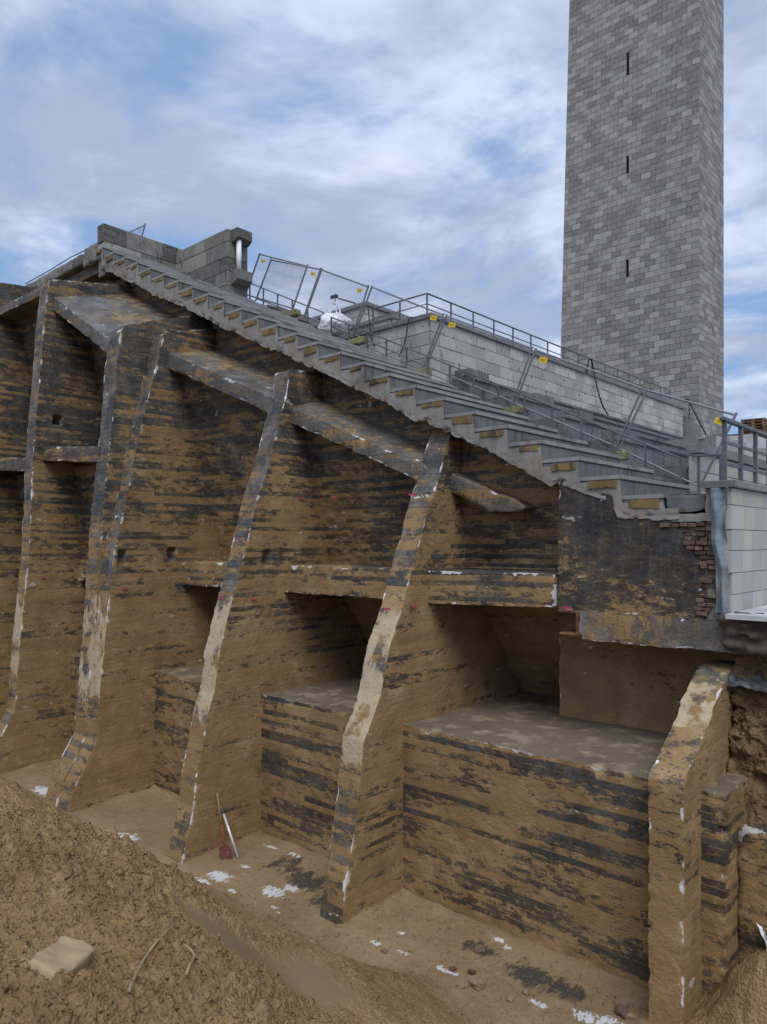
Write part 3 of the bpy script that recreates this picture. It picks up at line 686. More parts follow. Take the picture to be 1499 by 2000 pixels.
# ------------------------------------------------------------------ street front wall (cut through): bricks, membrane, cladding, coping
front = empty('front_wall', (-3.4, 11, -.95), label='pale stone faced front wall cut open to brick and blue membrane', cat='wall')
box_body('wall_core', -3.58, -3.34, YC+.02, 17.5, -1.15, .80, M['rough_conc'], front, res=.02, fine='f', amp=.03, bite=.05, seed=87)
brick_me = []
for s_ in range(5):
    r = random.Random(s_+20); mb = MB().hexa([(q[0]+r.uniform(-.008, .008), q[1]+r.uniform(-.008, .008), q[2]+r.uniform(-.005, .005)) for q in
        [(-.1, 0, 0), (.1, 0, 0), (.1, .12, 0), (-.1, .12, 0), (-.1, 0, .055), (.1, 0, .055), (.1, .12, .055), (-.1, .12, .055)]])
    me = new_mesh('brick', mb.v, mb.f, M['brick']); bm = bmesh.new(); bm.from_mesh(me); bmesh.ops.recalc_face_normals(bm, faces=bm.faces)
    bmesh.ops.bevel(bm, geom=bm.edges[:], offset=.008, segments=1, affect='EDGES'); bm.to_mesh(me); bm.free(); brick_me.append(me)
rb = random.Random(5)
for row in range(20):
    z = .225-row*.0665
    # the torn hole runs from a wide top to a narrow bottom
    xl_ = -4.25+row*.085 if row < 7 else -3.70
    x = max(xl_, -4.4)+rb.uniform(-.05, .05)
    while x < -3.46:
        o_s = rb.choice([.55, .55, .8, 1.0])
        if rb.random() > .06:
            o = link('brick', rb.choice(brick_me), front, loc=(x+.1*o_s, 10.745+rb.uniform(-.035, .035), z+rb.uniform(-.008, .008)))
            o.rotation_euler = (rb.uniform(-.06, .06), rb.uniform(-.05, .05), rb.uniform(-.2, .2)); o.scale = (o_s*.96, 1, 1)
        x += .215*o_s
mleft = lambda z: np.interp(z, [-1.15, -.3, -.05, .12, .29], [-3.80, -3.74, -3.92, -4.2, -4.5])
body('mortar', [(lambda u, v: (mleft(-1.15+1.44*v)+(-3.42-mleft(-1.15+1.44*v))*u, np.full_like(u, 10.80), -1.15+1.44*v), 40, 90, 0)], [(lambda P: P[:, 1]-10.80, (0, -1, 0))], M['mortar'], front, amp=.028, seed=88)
def memb(u, v):
    z = -.98+1.74*v; wdt = .13+.07*np.clip(v-.25, 0, 1)
    x = -3.385+(u-.5)*wdt*1.25+.02*np.sin(v*7)-(1-v)*-.03
    return x, 10.67+.035*np.sin(u*7+v*3)+.02*np.sin(v*19+u*4), z
patch('membrane', memb, 26, 90, M['membrane'], front, amp=.012, lumps=.02, seed=89, back=(0, .06, 0))
ZJ = [-.965, -.72, -.42, -.11, .18, .52, .755]
rr_ = random.Random(11)
for a_, b_ in zip(ZJ[:-1], ZJ[1:]):
    y = 10.72+rr_.uniform(-.03, .03); y_first = True
    while y < 17.3:
        wd = rr_.uniform(.36, .62) if not y_first else rr_.uniform(.3, .6); y_first = False
        MB().box(-3.335, -3.225-rr_.uniform(0, .006), y+.004, min(y+wd, 17.4)-.004, a_+.004, b_-.004).build('stone', M['clad'], front, bevel=.004)
        y += wd
y = 10.66
while y < 17.4:
    wd = rr_.uniform(.8, 1.1)
    MB().box(-3.62, -3.17, y+.004, y+wd-.004, .76, .86).build('coping_stone', M['coping'], front, bevel=.008); y += wd

# paving in front of the wall, cut off over its bedding
pv = MB()
me = MB().box(-3.22, 6, 10.4, 60, -1.02, -.955).build('pavement', M['paving'], kind='structure')
solid('pavement_bedding', MB().box(-3.3, -1.2, 10.55, 14, -1.45, -1.025), M['gravel'], None, vox=.035, amp=.05, chip=.03, lumps=.25, seed=90, kind='structure')

# ------------------------------------------------------------------ bell tower
tower = empty('bell_tower', (-20, 47, 4), label='tall square tower clad in grey marbled stone slabs with slit windows', cat='tower')
TB = dict(z0=4.0, z1=37.6, xl=(-24.67, -23.93), xc=(-15.5, -15.5), yf=(45., 45.12), yb=(49.45, 49.4))
def tw(key, z):
    f = (z-TB['z0'])/(33.-TB['z0']); a, b = TB[key]; return a+(b-a)*f
z0, z1 = TB['z0'], TB['z1']
MB().hexa([(tw('xl', z0), tw('yf', z0), z0), (tw('xc', z0), tw('yf', z0), z0), (tw('xc', z0), tw('yb', z0), z0), (tw('xl', z0), tw('yb', z0), z0),
           (tw('xl', z1), tw('yf', z1), z1), (tw('xc', z1), tw('yf', z1), z1), (tw('xc', z1), tw('yb', z1), z1), (tw('xl', z1), tw('yb', z1), z1)]).build('core', M['joint'], tower)
SL_F = [(29.7, 30.8), (23.25, 24.3), (16.85, 17.9)]; SL_R = [(26.35, 27.45), (16.75, 17.9), (10.3, 11.5)]
RH = .365; GAP = .010; TH = .11
stones = []; rt_ = random.Random(3)
nrow = int((z1-z0)/RH)
for r in range(nrow):
    za, zb = z0+r*RH+GAP, z0+(r+1)*RH-GAP
    for face in 'fr':
        L = (tw('xc', za)-tw('xl', za)) if face == 'f' else (tw('yb', za)-tw('yf', za))
        n = 14 if face == 'f' else 6; wd = L/n
        cuts = [0]+[(k+(.5 if r % 2 else 0))*wd for k in range(1 if r % 2 == 0 else 0, n)]+[L]
        cuts = sorted(set([c for c in cuts if 0 <= c <= L])); segs = list(zip(cuts[:-1], cuts[1:]))
        slit = -19.79-tw('xl', za) if face == 'f' else 2.5
        hw = .10 if face == 'f' else .07
        out = []
        for a_, b_ in segs:
            if any(za+.14 < s1 and zb-.14 > s0 for s0, s1 in (SL_F if face == 'f' else SL_R)) and a_ < slit+hw and b_ > slit-hw:
                if slit-hw-a_ > .02: out.append((a_, slit-hw+GAP))
                if b_-slit-hw > .02: out.append((slit+hw-GAP, b_))
            else: out.append((a_, b_))
        for a_, b_ in out:
            pr = TH+rt_.uniform(-.006, .006)
            if face == 'f':
                P8 = []
                for z in (za, zb):
                    x0_ = tw('xl', z)+a_*(tw('xc', z)-tw('xl', z))/L+GAP; x1_ = tw('xl', z)+b_*(tw('xc', z)-tw('xl', z))/L-GAP; y_ = tw('yf', z)
                    if b_ > L-.01: x1_ += TH
                    P8 += [(x0_, y_-pr, z), (x1_, y_-pr, z), (x1_, y_, z), (x0_, y_, z)]
            else:
                P8 = []
                for z in (za, zb):
                    y0_ = tw('yf', z)+a_+GAP; y1_ = tw('yf', z)+b_-GAP; x_ = tw('xc', z)
                    P8 += [(x_, y0_, z), (x_+pr, y0_, z), (x_+pr, y1_, z), (x_, y1_, z)]
            c = Vector(P8[0]); d = (c.x*FW[0]+c.y*FW[1]); px = CX_+F_*((c.x*RT[0]+c.y*RT[1])/d); py = HY_-F_*c.z/d
            vis = py < 606+(px-844)*.35 and py > 0
            stones.append((0 if vis else 1, c.length if face == 'f' else c.length+200, P8))
stones.sort(key=lambda t: t[:2])
for _, _, P8 in stones[:300]: MB().hexa(P8).build('stone', M['tower'], tower)
rest = MB()
for _, _, P8 in stones[300:]: rest.hexa(P8)
rest.build('stone_facing', M['tower_many'], tower, kind='stuff')
for s0, s1 in SL_F:
    zm = (s0+s1)/2; xm = -19.79; yfm = tw('yf', zm)
    MB().box(xm-.10, xm+.10, yfm-.012, yfm+.2, s0, s1).build('slit_window', M['dark'], tower)
for s0, s1 in SL_R:
    MB().box(-15.7, -15.485, 47.46, 47.62, s0, s1).build('slit_window', M['dark'], tower)

# ------------------------------------------------------------------ stone terraces round the tower
def slab_wall(root, face, x0, x1, y0, y1, z0, z1, mat, w_=.62, h_=.32, th=.06, seed=1, name='stone', gap=.006):
    """one slab per cladding stone; face '-y' runs x0..x1 at y0, face '+x' runs y0..y1 at x1"""
    r = random.Random(seed); nr = max(1, round((z1-z0)/h_)); hh = (z1-z0)/nr
    a0, a1 = (x0, x1) if face == '-y' else (y0, y1)
    for k in range(nr):
        za, zb = z1-(k+1)*hh+gap, z1-k*hh-gap; a = a0-(w_*.5 if k % 2 else 0)
        while a < a1-.02:
            wd = w_*r.uniform(.86, 1.14); s0, s1 = max(a, a0)+gap, min(a+wd, a1)-gap
            if s1-s0 > .05:
                p = th+r.uniform(-.006, .006)
                mb = MB().box(s0, s1, y0-p, y0, za, zb) if face == '-y' else MB().box(x1, x1+p, s0, s1, za, zb)
                mb.build(name, mat, root, bevel=.005)
            a += wd
terr = empty('terrace_wall', (-11.5, 20, 4), label='long pale stone terrace wall with railing on top beside the tower', cat='wall')
MB().box(-16.5, -11.5, 14.52, 31.5, 1.5, 5.6).build('core', M['joint'], terr)
slab_wall(terr, '-y', -16.4, -11.5, 14.52, 0, 3.68, 5.6, M['travertine'], seed=2)
slab_wall(terr, '+x', 0, -11.5, 14.47, 31.5, 3.68, 5.6, M['travertine'], seed=3)
y = 14.38
while y < 31.6:
    MB().box(-11.9, -11.37, y+.004, min(y+1.25, 31.62)-.004, 5.605, 5.72).build('coping_stone', M['coping'], terr, bevel=.008); y += 1.25
x = -11.905
while x > -16.4:
    MB().box(max(x-1.25, -16.5)+.004, x-.004, 14.38, 14.9, 5.605, 5.72).build('coping_stone', M['coping'], terr, bevel=.008); x -= 1.25
MB().box(-16.4, -11.91, 14.91, 31.6, 5.602, 5.68).build('terrace_floor', M['paving'], terr)
t2 = empty('middle_terrace', (-14, 18, 6), label='low dark edged stone terrace set back above the corner of the long wall', cat='terrace')
MB().box(-19, -13.75, 15.65, 30, 4.5, 6.3).build('core', M['joint'], t2)
slab_wall(t2, '-y', -17.5, -13.75, 15.65, 0, 5.69, 6.3, M['travertine'], seed=4, h_=.3)
slab_wall(t2, '+x', 0, -13.75, 15.6, 22, 5.69, 6.3, M['travertine'], seed=5, h_=.3)
MB().box(-19, -13.62, 15.52, 30, 6.305, 6.42).build('coping_slab', M['coping'], t2, bevel=.01)
t3 = empty('upper_terrace', (-16.5, 19, 6.5), label='small stone block behind the wire fence, highest of the three terraces', cat='terrace')
MB().box(-21, -16.13, 17.06, 27, 5, 7.5).build('core', M['joint'], t3)
slab_wall(t3, '-y', -20.9, -16.13, 17.06, 0, 6.43, 7.5, M['travertine'], seed=6, h_=.27, w_=.6)
slab_wall(t3, '+x', 0, -16.13, 17.0, 22, 6.43, 7.5, M['travertine'], seed=7, h_=.27, w_=.6)
MB().box(-21, -16.0, 16.93, 27, 7.505, 7.63).build('coping_slab', M['coping'], t3, bevel=.01)

# stair down from the end of the terrace
st = empty('terrace_stair', (-11, 31.6, 4), label='narrow stair with black handrail at the far end of the terrace wall', cat='stair')
for k in range(7):
    MB().box(-11.48, -11.30+.13*k, 31.62, 32.4, 5.35-.26*k-.26, 5.35-.26*k).build('step', M['coping'], st, bevel=.006)
MB().tube([(-11.45, 31.66, 6.05), (-11.28, 31.66, 6.02), (-10.45, 31.66, 4.25)], .04).build('handrail', M['black'], st)
for f in (.05, .95): MB().tube([(-11.28+.83*f, 31.66, 6.02-1.77*f), (-11.28+.83*f, 31.66, 5.3-1.77*f)], .025).build('post', M['black'], st)

# parapet pier beside the walkway
pier = empty('aisle_parapet', (-4.9, 16, 1), label='low pitted stone parapet with grey cap at the foot of the aisle', cat='parapet')
MB().box(-5.06, -4.92, 14.36, 40, .2, 1.68).build('core', M['joint'], pier)
slab_wall(pier, '-y', -5.09, -4.87, 14.36, 0, .6, 1.68, M['travertine'], seed=8, w_=.5, h_=.54)
slab_wall(pier, '+x', 0, -4.92, 14.31, 30, .3, 1.68, M['clad'], seed=9, w_=.8, h_=.36)
y = 14.24
while y < 30:
    MB().box(-5.13, -4.81, y+.004, y+1.0-.004, 1.685, 1.86).build('coping_stone', M['coping'], pier, bevel=.008); y += 1.0
back = empty('rubble_topped_wall', (-7.7, 26, 2), label='white block wall with broken rubble along its top, below the pallets', cat='wall')
MB().box(-14, -7.55, 23.5, 42, 1.5, 3.25).build('core', M['coping'], back)
slab_wall(back, '+x', 0, -7.55, 23.5, 40, 2.2, 3.25, M['clad'], seed=10, w_=.9, h_=.36)
rr_ = random.Random(8); mb = MB()
for k in range(140):
    c = (rr_.uniform(-8.3, -7.55), rr_.uniform(23.6, 36), 3.27); s_ = rr_.uniform(.05, .16)
    mb.hexa([(c[0]+s_*dx*rr_.uniform(.6, 1.3), c[1]+s_*dy*rr_.uniform(.6, 1.3), c[2]+s_*dz*rr_.uniform(.6, 1.2)) for dx, dy, dz in
             [(-1, -1, -.5), (1, -1, -.5), (1, 1, -.5), (-1, 1, -.5), (-1, -1, .7), (1, -1, .7), (1, 1, .7), (-1, 1, .7)]])
mb.build('rubble', M['rough_conc'], back, kind='stuff')

# ------------------------------------------------------------------ top of the stand: parapet, pylon, rear coping
par = empty('crown_parapet', (-21.1, 12, 8.4), label='blackened limestone parapet at the top left corner of the stand', cat='parapet')
MB().box(-21.30, -20.97, 10.82, 13.9, 8.0, 9.5).build('core', M['joint'], par)
r_ = random.Random(2)
for za, zb, cuts in [(9.0, 9.54, [10.75, 11.5, 12.15, 12.75, 13.3, 13.9]), (8.5, 9.0, [10.78, 11.35, 12.0, 12.6, 13.2, 13.9]), (8.0, 8.5, [10.8, 11.7, 12.5, 13.9])]:
    for a_, b_ in zip(cuts[:-1], cuts[1:]):
        MB().box(-21.34+r_.uniform(0, .03), -20.93-r_.uniform(0, .012), a_+.004, b_-.004, za+.004, zb-.004).build('stone', M['old_stone'], par, bevel=.012)
pyl = empty('aisle_pylon', (-19.5, 13.6, 7), label='weathered limestone pylon wall carrying a white pipe between two brackets', cat='pylon')
MB().box(-20.9, -18.2, 13.25, 13.9, 6.4, 9.3).build('core', M['joint'], pyl)
zc = [9.36, 8.98, 8.52, 8.1, 7.68, 7.25, 6.8]
for k, (zb, za) in enumerate(zip(zc[:-1], zc[1:])):
    x = -18.15; wds = [.62, .5, .7, .45, .8] if k % 2 else [.45, .75, .5, .65, .6]
    for wd in wds:
        x2 = max(x-wd, -20.92)
        if x-x2 < .05: break
        MB().box(x2+.004, x-.004, 13.2+r_.uniform(0, .01), 13.95, za+.004, zb-.004).build('stone', M['old_stone'], pyl, bevel=.01); x = x2
MB().prism([(-18.2, 9.36), (-17.86, 9.36), (-17.86, 9.08), (-18.0, 8.98), (-18.2, 8.96)], 'y', 13.34, 13.9).build('bracket', M['old_stone'], pyl, bevel=.012)
MB().prism([(-18.2, 8.14), (-17.84, 8.14), (-17.84, 7.84), (-18.05, 7.74), (-18.2, 7.74)], 'y', 13.34, 13.9).build('bracket', M['old_stone'], pyl, bevel=.012)
MB().tube([(-17.99, 13.5, 8.10), (-17.99, 13.5, 9.05)], .075, 14).build('white_pipe', M['white'], pyl, smooth=True)  # upright white pipe held between the two brackets, not a lamp
rear = empty('rear_coping', (-25, 11, 8.7), label='old coping stones running left from the broken top corner', cat='coping')
x = -21.33
for k in range(11):
    wd = (.9, .75, 1.0)[k % 3]
    solid('stone', MB().box(x-wd+.006, x-.006, 10.72, 11.6, 8.62 if k else 8.5, 8.96+(.12 if k == 0 else 0)), M['old_stone'], rear, vox=.045, amp=.02, chip=.10 if k == 0 else .05, seed=k*3.3)
    x -= wd
MB().box(-30, -21.0, 10.95, 11.5, 8.28, 8.60).build('edge_beam', M['beam'], rear)
tag(MB().tube([(-21.9, 10.74, 9.0), (-23, 10.72, 9.03), (-24.5, 10.73, 9.0), (-26.5, 10.75, 9.02)], .014).build('cable', M['black']), 'thin black cable lying along the old coping at far left', 'cable')

# ------------------------------------------------------------------ railings
def square_post(p, h, s=.022): return MB().box(p[0]-s, p[0]+s, p[1]-s, p[1]+s, p[2], p[2]+h)
tr_ = empty('terrace_railing', (-11.6, 20, 5.72), label='dark grey railing with two bars along the top of the terrace wall', cat='railing')
ys = [14.5+k*1.0 for k in range(17)]
for y in ys: square_post((-11.6, y, 5.715), .54, .017).build('post', M['rail'], tr_)
for x in (-12.5, -13.45): square_post((x, 14.5, 5.715), .54, .017).build('post', M['rail'], tr_)
for z, r in ((6.26, .022), (6.0, .015)):
    MB().tube([(-13.5, 14.5, z), (-11.6, 14.5, z), (-11.6, 30.6, z)], r).build('bar', M['rail'], tr_)
fr = empty('front_railing', (-3.4, 12, .87), label='sturdy grey railing with three bars on the front wall at right edge', cat='railing')
for k in range(9): square_post((-3.42, 11.02+.74*k, .86), .86, .028).build('post', M['rail'], fr)
MB().box(-3.46, -3.38, 10.92, 17.1, 1.722, 1.775).build('bar', M['rail'], fr, bevel=.006)
for z in (1.43, 1.12): MB().box(-3.43, -3.405, 10.99, 17.0, z-.022, z+.022).build('bar', M['rail'], fr)
gt = empty('walkway_rail', (-4.1, 12.6, .7), label='thin two post rail crossing the walkway at the foot of the steps', cat='railing')
for x in (-4.32, -3.97): square_post((x, 12.6, .70), .72, .02).build('post', M['rail'], gt)
MB().tube([(-4.9, 12.85, 1.60), (-4.34, 12.6, 1.435), (-3.95, 12.6, 1.435), (-3.91, 12.6, 1.41), (-3.9, 12.6, 1.37), (-3.93, 12.6, 1.35), (-3.96, 12.6, 1.36)], .014).build('bar', M['rail'], gt)
def stair_rail(name, lab, i0, i1, y, h, wire=True):
    o = empty(name, (NX(i0), y, NZ(i0)), label=lab, cat='handrail'); pts = []
    for i in range(i0, i1+1):
        p = (NX(i)-.28, y, NZ(i)-.11); square_post(p, h, .017).build('post', M['rail'], o); pts.append((p[0], p[1], p[2]+h))
    MB().tube(pts, .018).build('bar', M['rail'], o)
    if wire: MB().tube([(p[0], p[1], p[2]-h*.62) for p in pts], .009).build('bar', M['rail'], o)
    return o
stair_rail('stair_handrail', 'grey handrail with a post on every step of the lower flight', 10, 24, 13.95, .64)
stair_rail('stair_handrail', 'grey handrail on the upper flight beside the limestone pylon', 4, 9, 14.3, .66, False)

# ------------------------------------------------------------------ wire mesh site fence leaning with the slope
FENCE_G = 'site fence panels standing along the stand'
def fence(f1, t1, f2, t2, dy, lab, signs=(), nw=44, group=FENCE_G, y=14.2):
    F1, T1, F2, T2 = [Vector(at(px, py, y=y+dy)) for px, py in (f1, t1, f2, t2)]
    o = empty('mesh_fence_panel', F1, label=lab, cat='fence panel', group=group)
    MB().tube([F1, T1], .024, 8).build('post', M['steel'], o); MB().tube([F2, T2], .024, 8).build('post', M['steel'], o)
    MB().tube([F1.lerp(T1, .97), F2.lerp(T2, .97)], .021, 8).build('rail', M['steel'], o)
    MB().tube([F1.lerp(T1, .06), F2.lerp(T2, .06)], .021, 8).build('rail', M['steel'], o)
    mb = MB()
    for k in range(1, nw):
        s = k/nw; mb.tube([F1.lerp(F2, s).lerp(T1.lerp(T2, s), .06), F1.lerp(F2, s).lerp(T1.lerp(T2, s), .99)], .0028, 4, False)
    for s in (.2, .45, .7, .9): mb.tube([F1.lerp(T1, s), F2.lerp(T2, s)], .0028, 4, False)
    mb.build('wire_mesh', M['wire'], o)
    for (px, py, mat) in signs:
        c = Vector(at(px, py, y=y+dy-.05)); ax = (F2-F1).normalized(); n = (T1-F1).normalized()
        ax = (ax+Vector((1, 0, -.15))*.8).normalized(); up_ = Vector((0, 1, 0)).cross(ax)*-1; up_ = up_ if up_.z > 0 else -up_
        a = ax*.10; b = up_*.052; t = Vector((0, .006, 0)); mb2 = MB()
        mb2.hexa([c-a-b-t, c+a-b-t, c+a-b+t, c-a-b+t, c-a+b-t, c+a+b-t, c+a+b+t, c-a+b+t])
        pl = mb2.build('warning_plate', M[mat], o)
        ink = MB()
        for row, (s0, s1) in enumerate([(-.7, .7), (-.55, .6)]):
            q = s0
            rk = random.Random(int(px)+row)
            while q < s1:
                wq = rk.uniform(.05, .12); zc_ = .25-.55*row
                c1 = c+a*q+b*(zc_-.12)-t*1.6; c2 = c+a*(q+wq)+b*(zc_-.12)-t*1.6
                ink.add([c1, c2, c2+b*.26, c1+b*.26], [(0, 1, 2, 3)]); q += wq+.05
        ink.build('lettering', M['ink'], pl)
    return o
fence((479, 580), (509, 494), (571, 608), (602, 517), .05, 'uppermost wire mesh fence panel right beside the limestone pylon', [(515, 510, 'pale_yellow')])
fence((500, 588), (531, 505), (593, 623), (628, 523), 0, 'wire mesh fence panel overlapping the uppermost one, one faded yellow plate', [(612, 535, 'pale_yellow')])
fence((595, 623), (630, 524), (689, 659), (721, 557), .0, 'wire mesh fence panel standing in front of the white sack', [(703, 567.6, 'pale_yellow')])
fence((692, 660), (728, 557.5), (827, 719), (868, 612), .04, 'wire mesh fence panel between white sack and terrace wall corner', [(848, 621, 'yellow')])
fence((831, 721), (874, 614), (1000, 792), (1041, 677), 0, 'wire mesh fence panel just right of the terrace wall corner', [(884, 634.5, 'yellow')])
fence((1005, 795), (1048, 680), (1202, 880), (1257, 755), .04, 'wire mesh fence panel in the middle of the long terrace wall', [(1062, 703, 'yellow')])
fence((1208, 884), (1266, 758), (1363, 960), (1440, 806), 0, 'lowest wire mesh fence panel ending at the front railing', [(1408, 823, 'yellow')])
fence((200, 530), (232, 462), (255, 550), (285, 436), 1.6, 'lone wire mesh fence panel standing behind the crown parapet', nw=22, group='site fence panels behind the parapet', y=13.2)
for (px, py), ln, lab in [((1203, 884), .5, 'moss stained fence foot block under the lowest fence joint'), ((1003, 796), .4, 'fence foot block under the joint midway along the terrace wall'),
                     ((700, 662), .55, 'mossy fence foot block right of the white sack'), ((568, 610), .7, 'mossy fence foot block below the upper fence panels'), ((830, 722), .3, 'small fence foot block at the terrace wall corner')]:
    c = at(px, py, y=14.05)
    o = solid('fence_foot', MB().box(c[0]-ln/2, c[0]+ln/2, c[1]-.11, c[1]+.11, c[2]-.16, c[2]+.02), M['moss'], None, vox=.02, amp=.01, chip=.03)
    tag(o, lab, 'fence foot', 'fence foot blocks')
    o.rotation_euler = (0, 0, 0)

# white builder's sack on the steps
c = Vector(at(655, 652, y=14.45)); bm = bmesh.new(); bmesh.ops.create_icosphere(bm, subdivisions=5, radius=1)
V = np.array([v.co[:] for v in bm.verts]); V = np.sign(V)*np.abs(V)**.72
n_ = fbm(V*1.4+4, 4); n2_ = np.abs(pn(V*3.1+8)); V = V*(1+.16*n_-.12*n2_)[:, None]; V[:, 2] *= (1-.28*np.clip(V[:, 0], -1, 1))
V *= np.array([.50, .34, .30]); V[:, 2] = np.maximum(V[:, 2], -.24-.40*V[:, 0])
for v, q in zip(bm.verts, V): v.co = q
me = bpy.data.meshes.new('sack'); bm.to_mesh(me); bm.free(); me.materials.append(M['white']); me.polygons.foreach_set('use_smooth', [True]*len(me.polygons))
sack = link('builders_sack', me, None, loc=c+Vector((0, 0, .26)), label='crumpled white woven bulk sack slumped on the steps behind the fence', cat='sack')
for sx in (-.26, .14):
    mb = MB().tube([(sx-.08, 0, .2), (sx-.06, -.02, .42), (sx, -.02, .50), (sx+.06, 0, .42), (sx+.07, 0, .16)], .022, 6)
    me = new_mesh('strap', mb.v, mb.f, M['white']); o = bpy.data.objects.new('strap', me); COL.objects.link(o); o.parent = sack

# hoses and cables
def hose(pts, r, lab): tag(MB().tube(pts, r, 6).build('hose', M['black'], smooth=True), lab, 'hose')
def smooth_path(P, n=6):
    P = [Vector(p) for p in P]; out = []
    for i in range(len(P)-1):
        p0, p1, p2, p3 = P[max(i-1, 0)], P[i], P[i+1], P[min(i+2, len(P)-1)]
        for k in range(n):
            t = k/n; out.append(.5*((2*p1)+(p2-p0)*t+(2*p0-5*p1+4*p2-p3)*t*t+(3*p1-p0-3*p2+p3)*t**3))
    return out+[P[-1]]
hose(smooth_path([at(px, py, x=-11.3) for px, py in [(1147, 728), (1150, 706), (1156, 703), (1162, 732), (1170, 768), (1180, 796), (1196, 820), (1215, 833), (1240, 845), (1290, 862), (1340, 880)]]), .026, 'long black hose hanging over the terrace railing and down the wall')
hose(smooth_path([at(px, py, y=14.33) for px, py in [(806, 619), (799, 625), (796, 645), (790, 674), (780, 697)]]), .016, 'black hose hanging over the coping left of the wall corner')
hose(smooth_path([at(px, py, y=14.36) for px, py in [(720, 603), (724, 639), (727, 661), (733, 676)]]), .016, 'black cable dropping behind the fence next to the white sack')
lm = empty('camera_arm', at(866, 596, y=17), label='thin black arm with a small camera reaching over the upper terrace', cat='camera')
p0, p1, p2 = Vector(at(700, 596, y=17.2)), Vector(at(660, 584, y=17.2)), Vector(at(653, 582, y=17.2))
MB().tube([Vector(at(694, 592, y=17.2)), Vector(at(662, 583, y=17.2))], .025, 6).build('arm', M['black'], lm)
MB().box(p2.x-.12, p2.x+.16, p2.y-.07, p2.y+.07, p2.z-.02, p2.z+.09).build('camera_head', M['black'], lm, bevel=.02)
MB().box(p2.x-.02, p2.x+.06, p2.y-.05, p2.y+.05, p2.z-.22, p2.z-.02).build('bracket', M['white'], lm, bevel=.01)
MB().tube([Vector(at(694, 592, y=17.2)), Vector(at(694, 610, y=17.2))], .03, 6).build('mast', M['black'], lm)

# pallets behind the wall
def pallet(loc, rz, lab):
    o = empty('pallet', (0, 0, 0), label=lab, cat='pallet', group='stacked wooden pallets')
    for k in range(5): MB().box(-.42, .42, -.28+.13*k-.045, -.28+.13*k+.045, .085, .10).build('board', M['pallet'], o)
    for yy in (-.28, -.02, .24):
        for xx in (-.38, 0, .38): MB().box(xx-.05, xx+.05, yy-.045, yy+.045, .016, .07).build('block', M['pallet'], o)
        MB().box(-.42, .42, yy-.045, yy+.045, 0, .0155).build('board', M['pallet'], o)
    for xx in (-.38, 0, .38): MB().box(xx-.05, xx+.05, -.32, .29, .0705, .0845).build('board', M['pallet'], o)
    o.location = loc; o.rotation_euler = (0, 0, rz); return o
def copy_tree(o, loc, rz, lab):
    c = o.copy(); COL.objects.link(c); c.location = loc; c.rotation_euler = (0, 0, rz); c['label'] = lab
    for ch in o.children:
        q = ch.copy(); COL.objects.link(q); q.parent = c
    return c
MB().box(-13.9, -7.9, 28.5, 41, 3.2, 3.9).build('loading_platform', M['paving'], kind='structure')
STK = [(1432, 33.2, 6, 'left stack, behind the yellow plate'), (1474, 31.0, 8, 'tall middle stack, clear of the railing post'), (1500, 33.0, 7, 'stack cut by the right edge')]
proto = None; rp = random.Random(6)
for px, y, n, what in STK:
    q = at(px, 900, y=y)
    for k in range(n):
        loc = (q[0]+rp.uniform(-.02, .02), y, 3.9+.112*k); rz = .12+rp.uniform(-.03, .03)
        lab = ('lowest', 'second', 'third', 'fourth', 'fifth', 'sixth', 'seventh', 'eighth')[k]+(' wooden pallet from below in the ' if k else ' wooden pallet in the ')+what
        if k == n-1: lab = 'topmost wooden pallet of the '+what
        if proto is None: proto = pallet(loc, rz, lab)
        else: copy_tree(proto, loc, rz, lab)

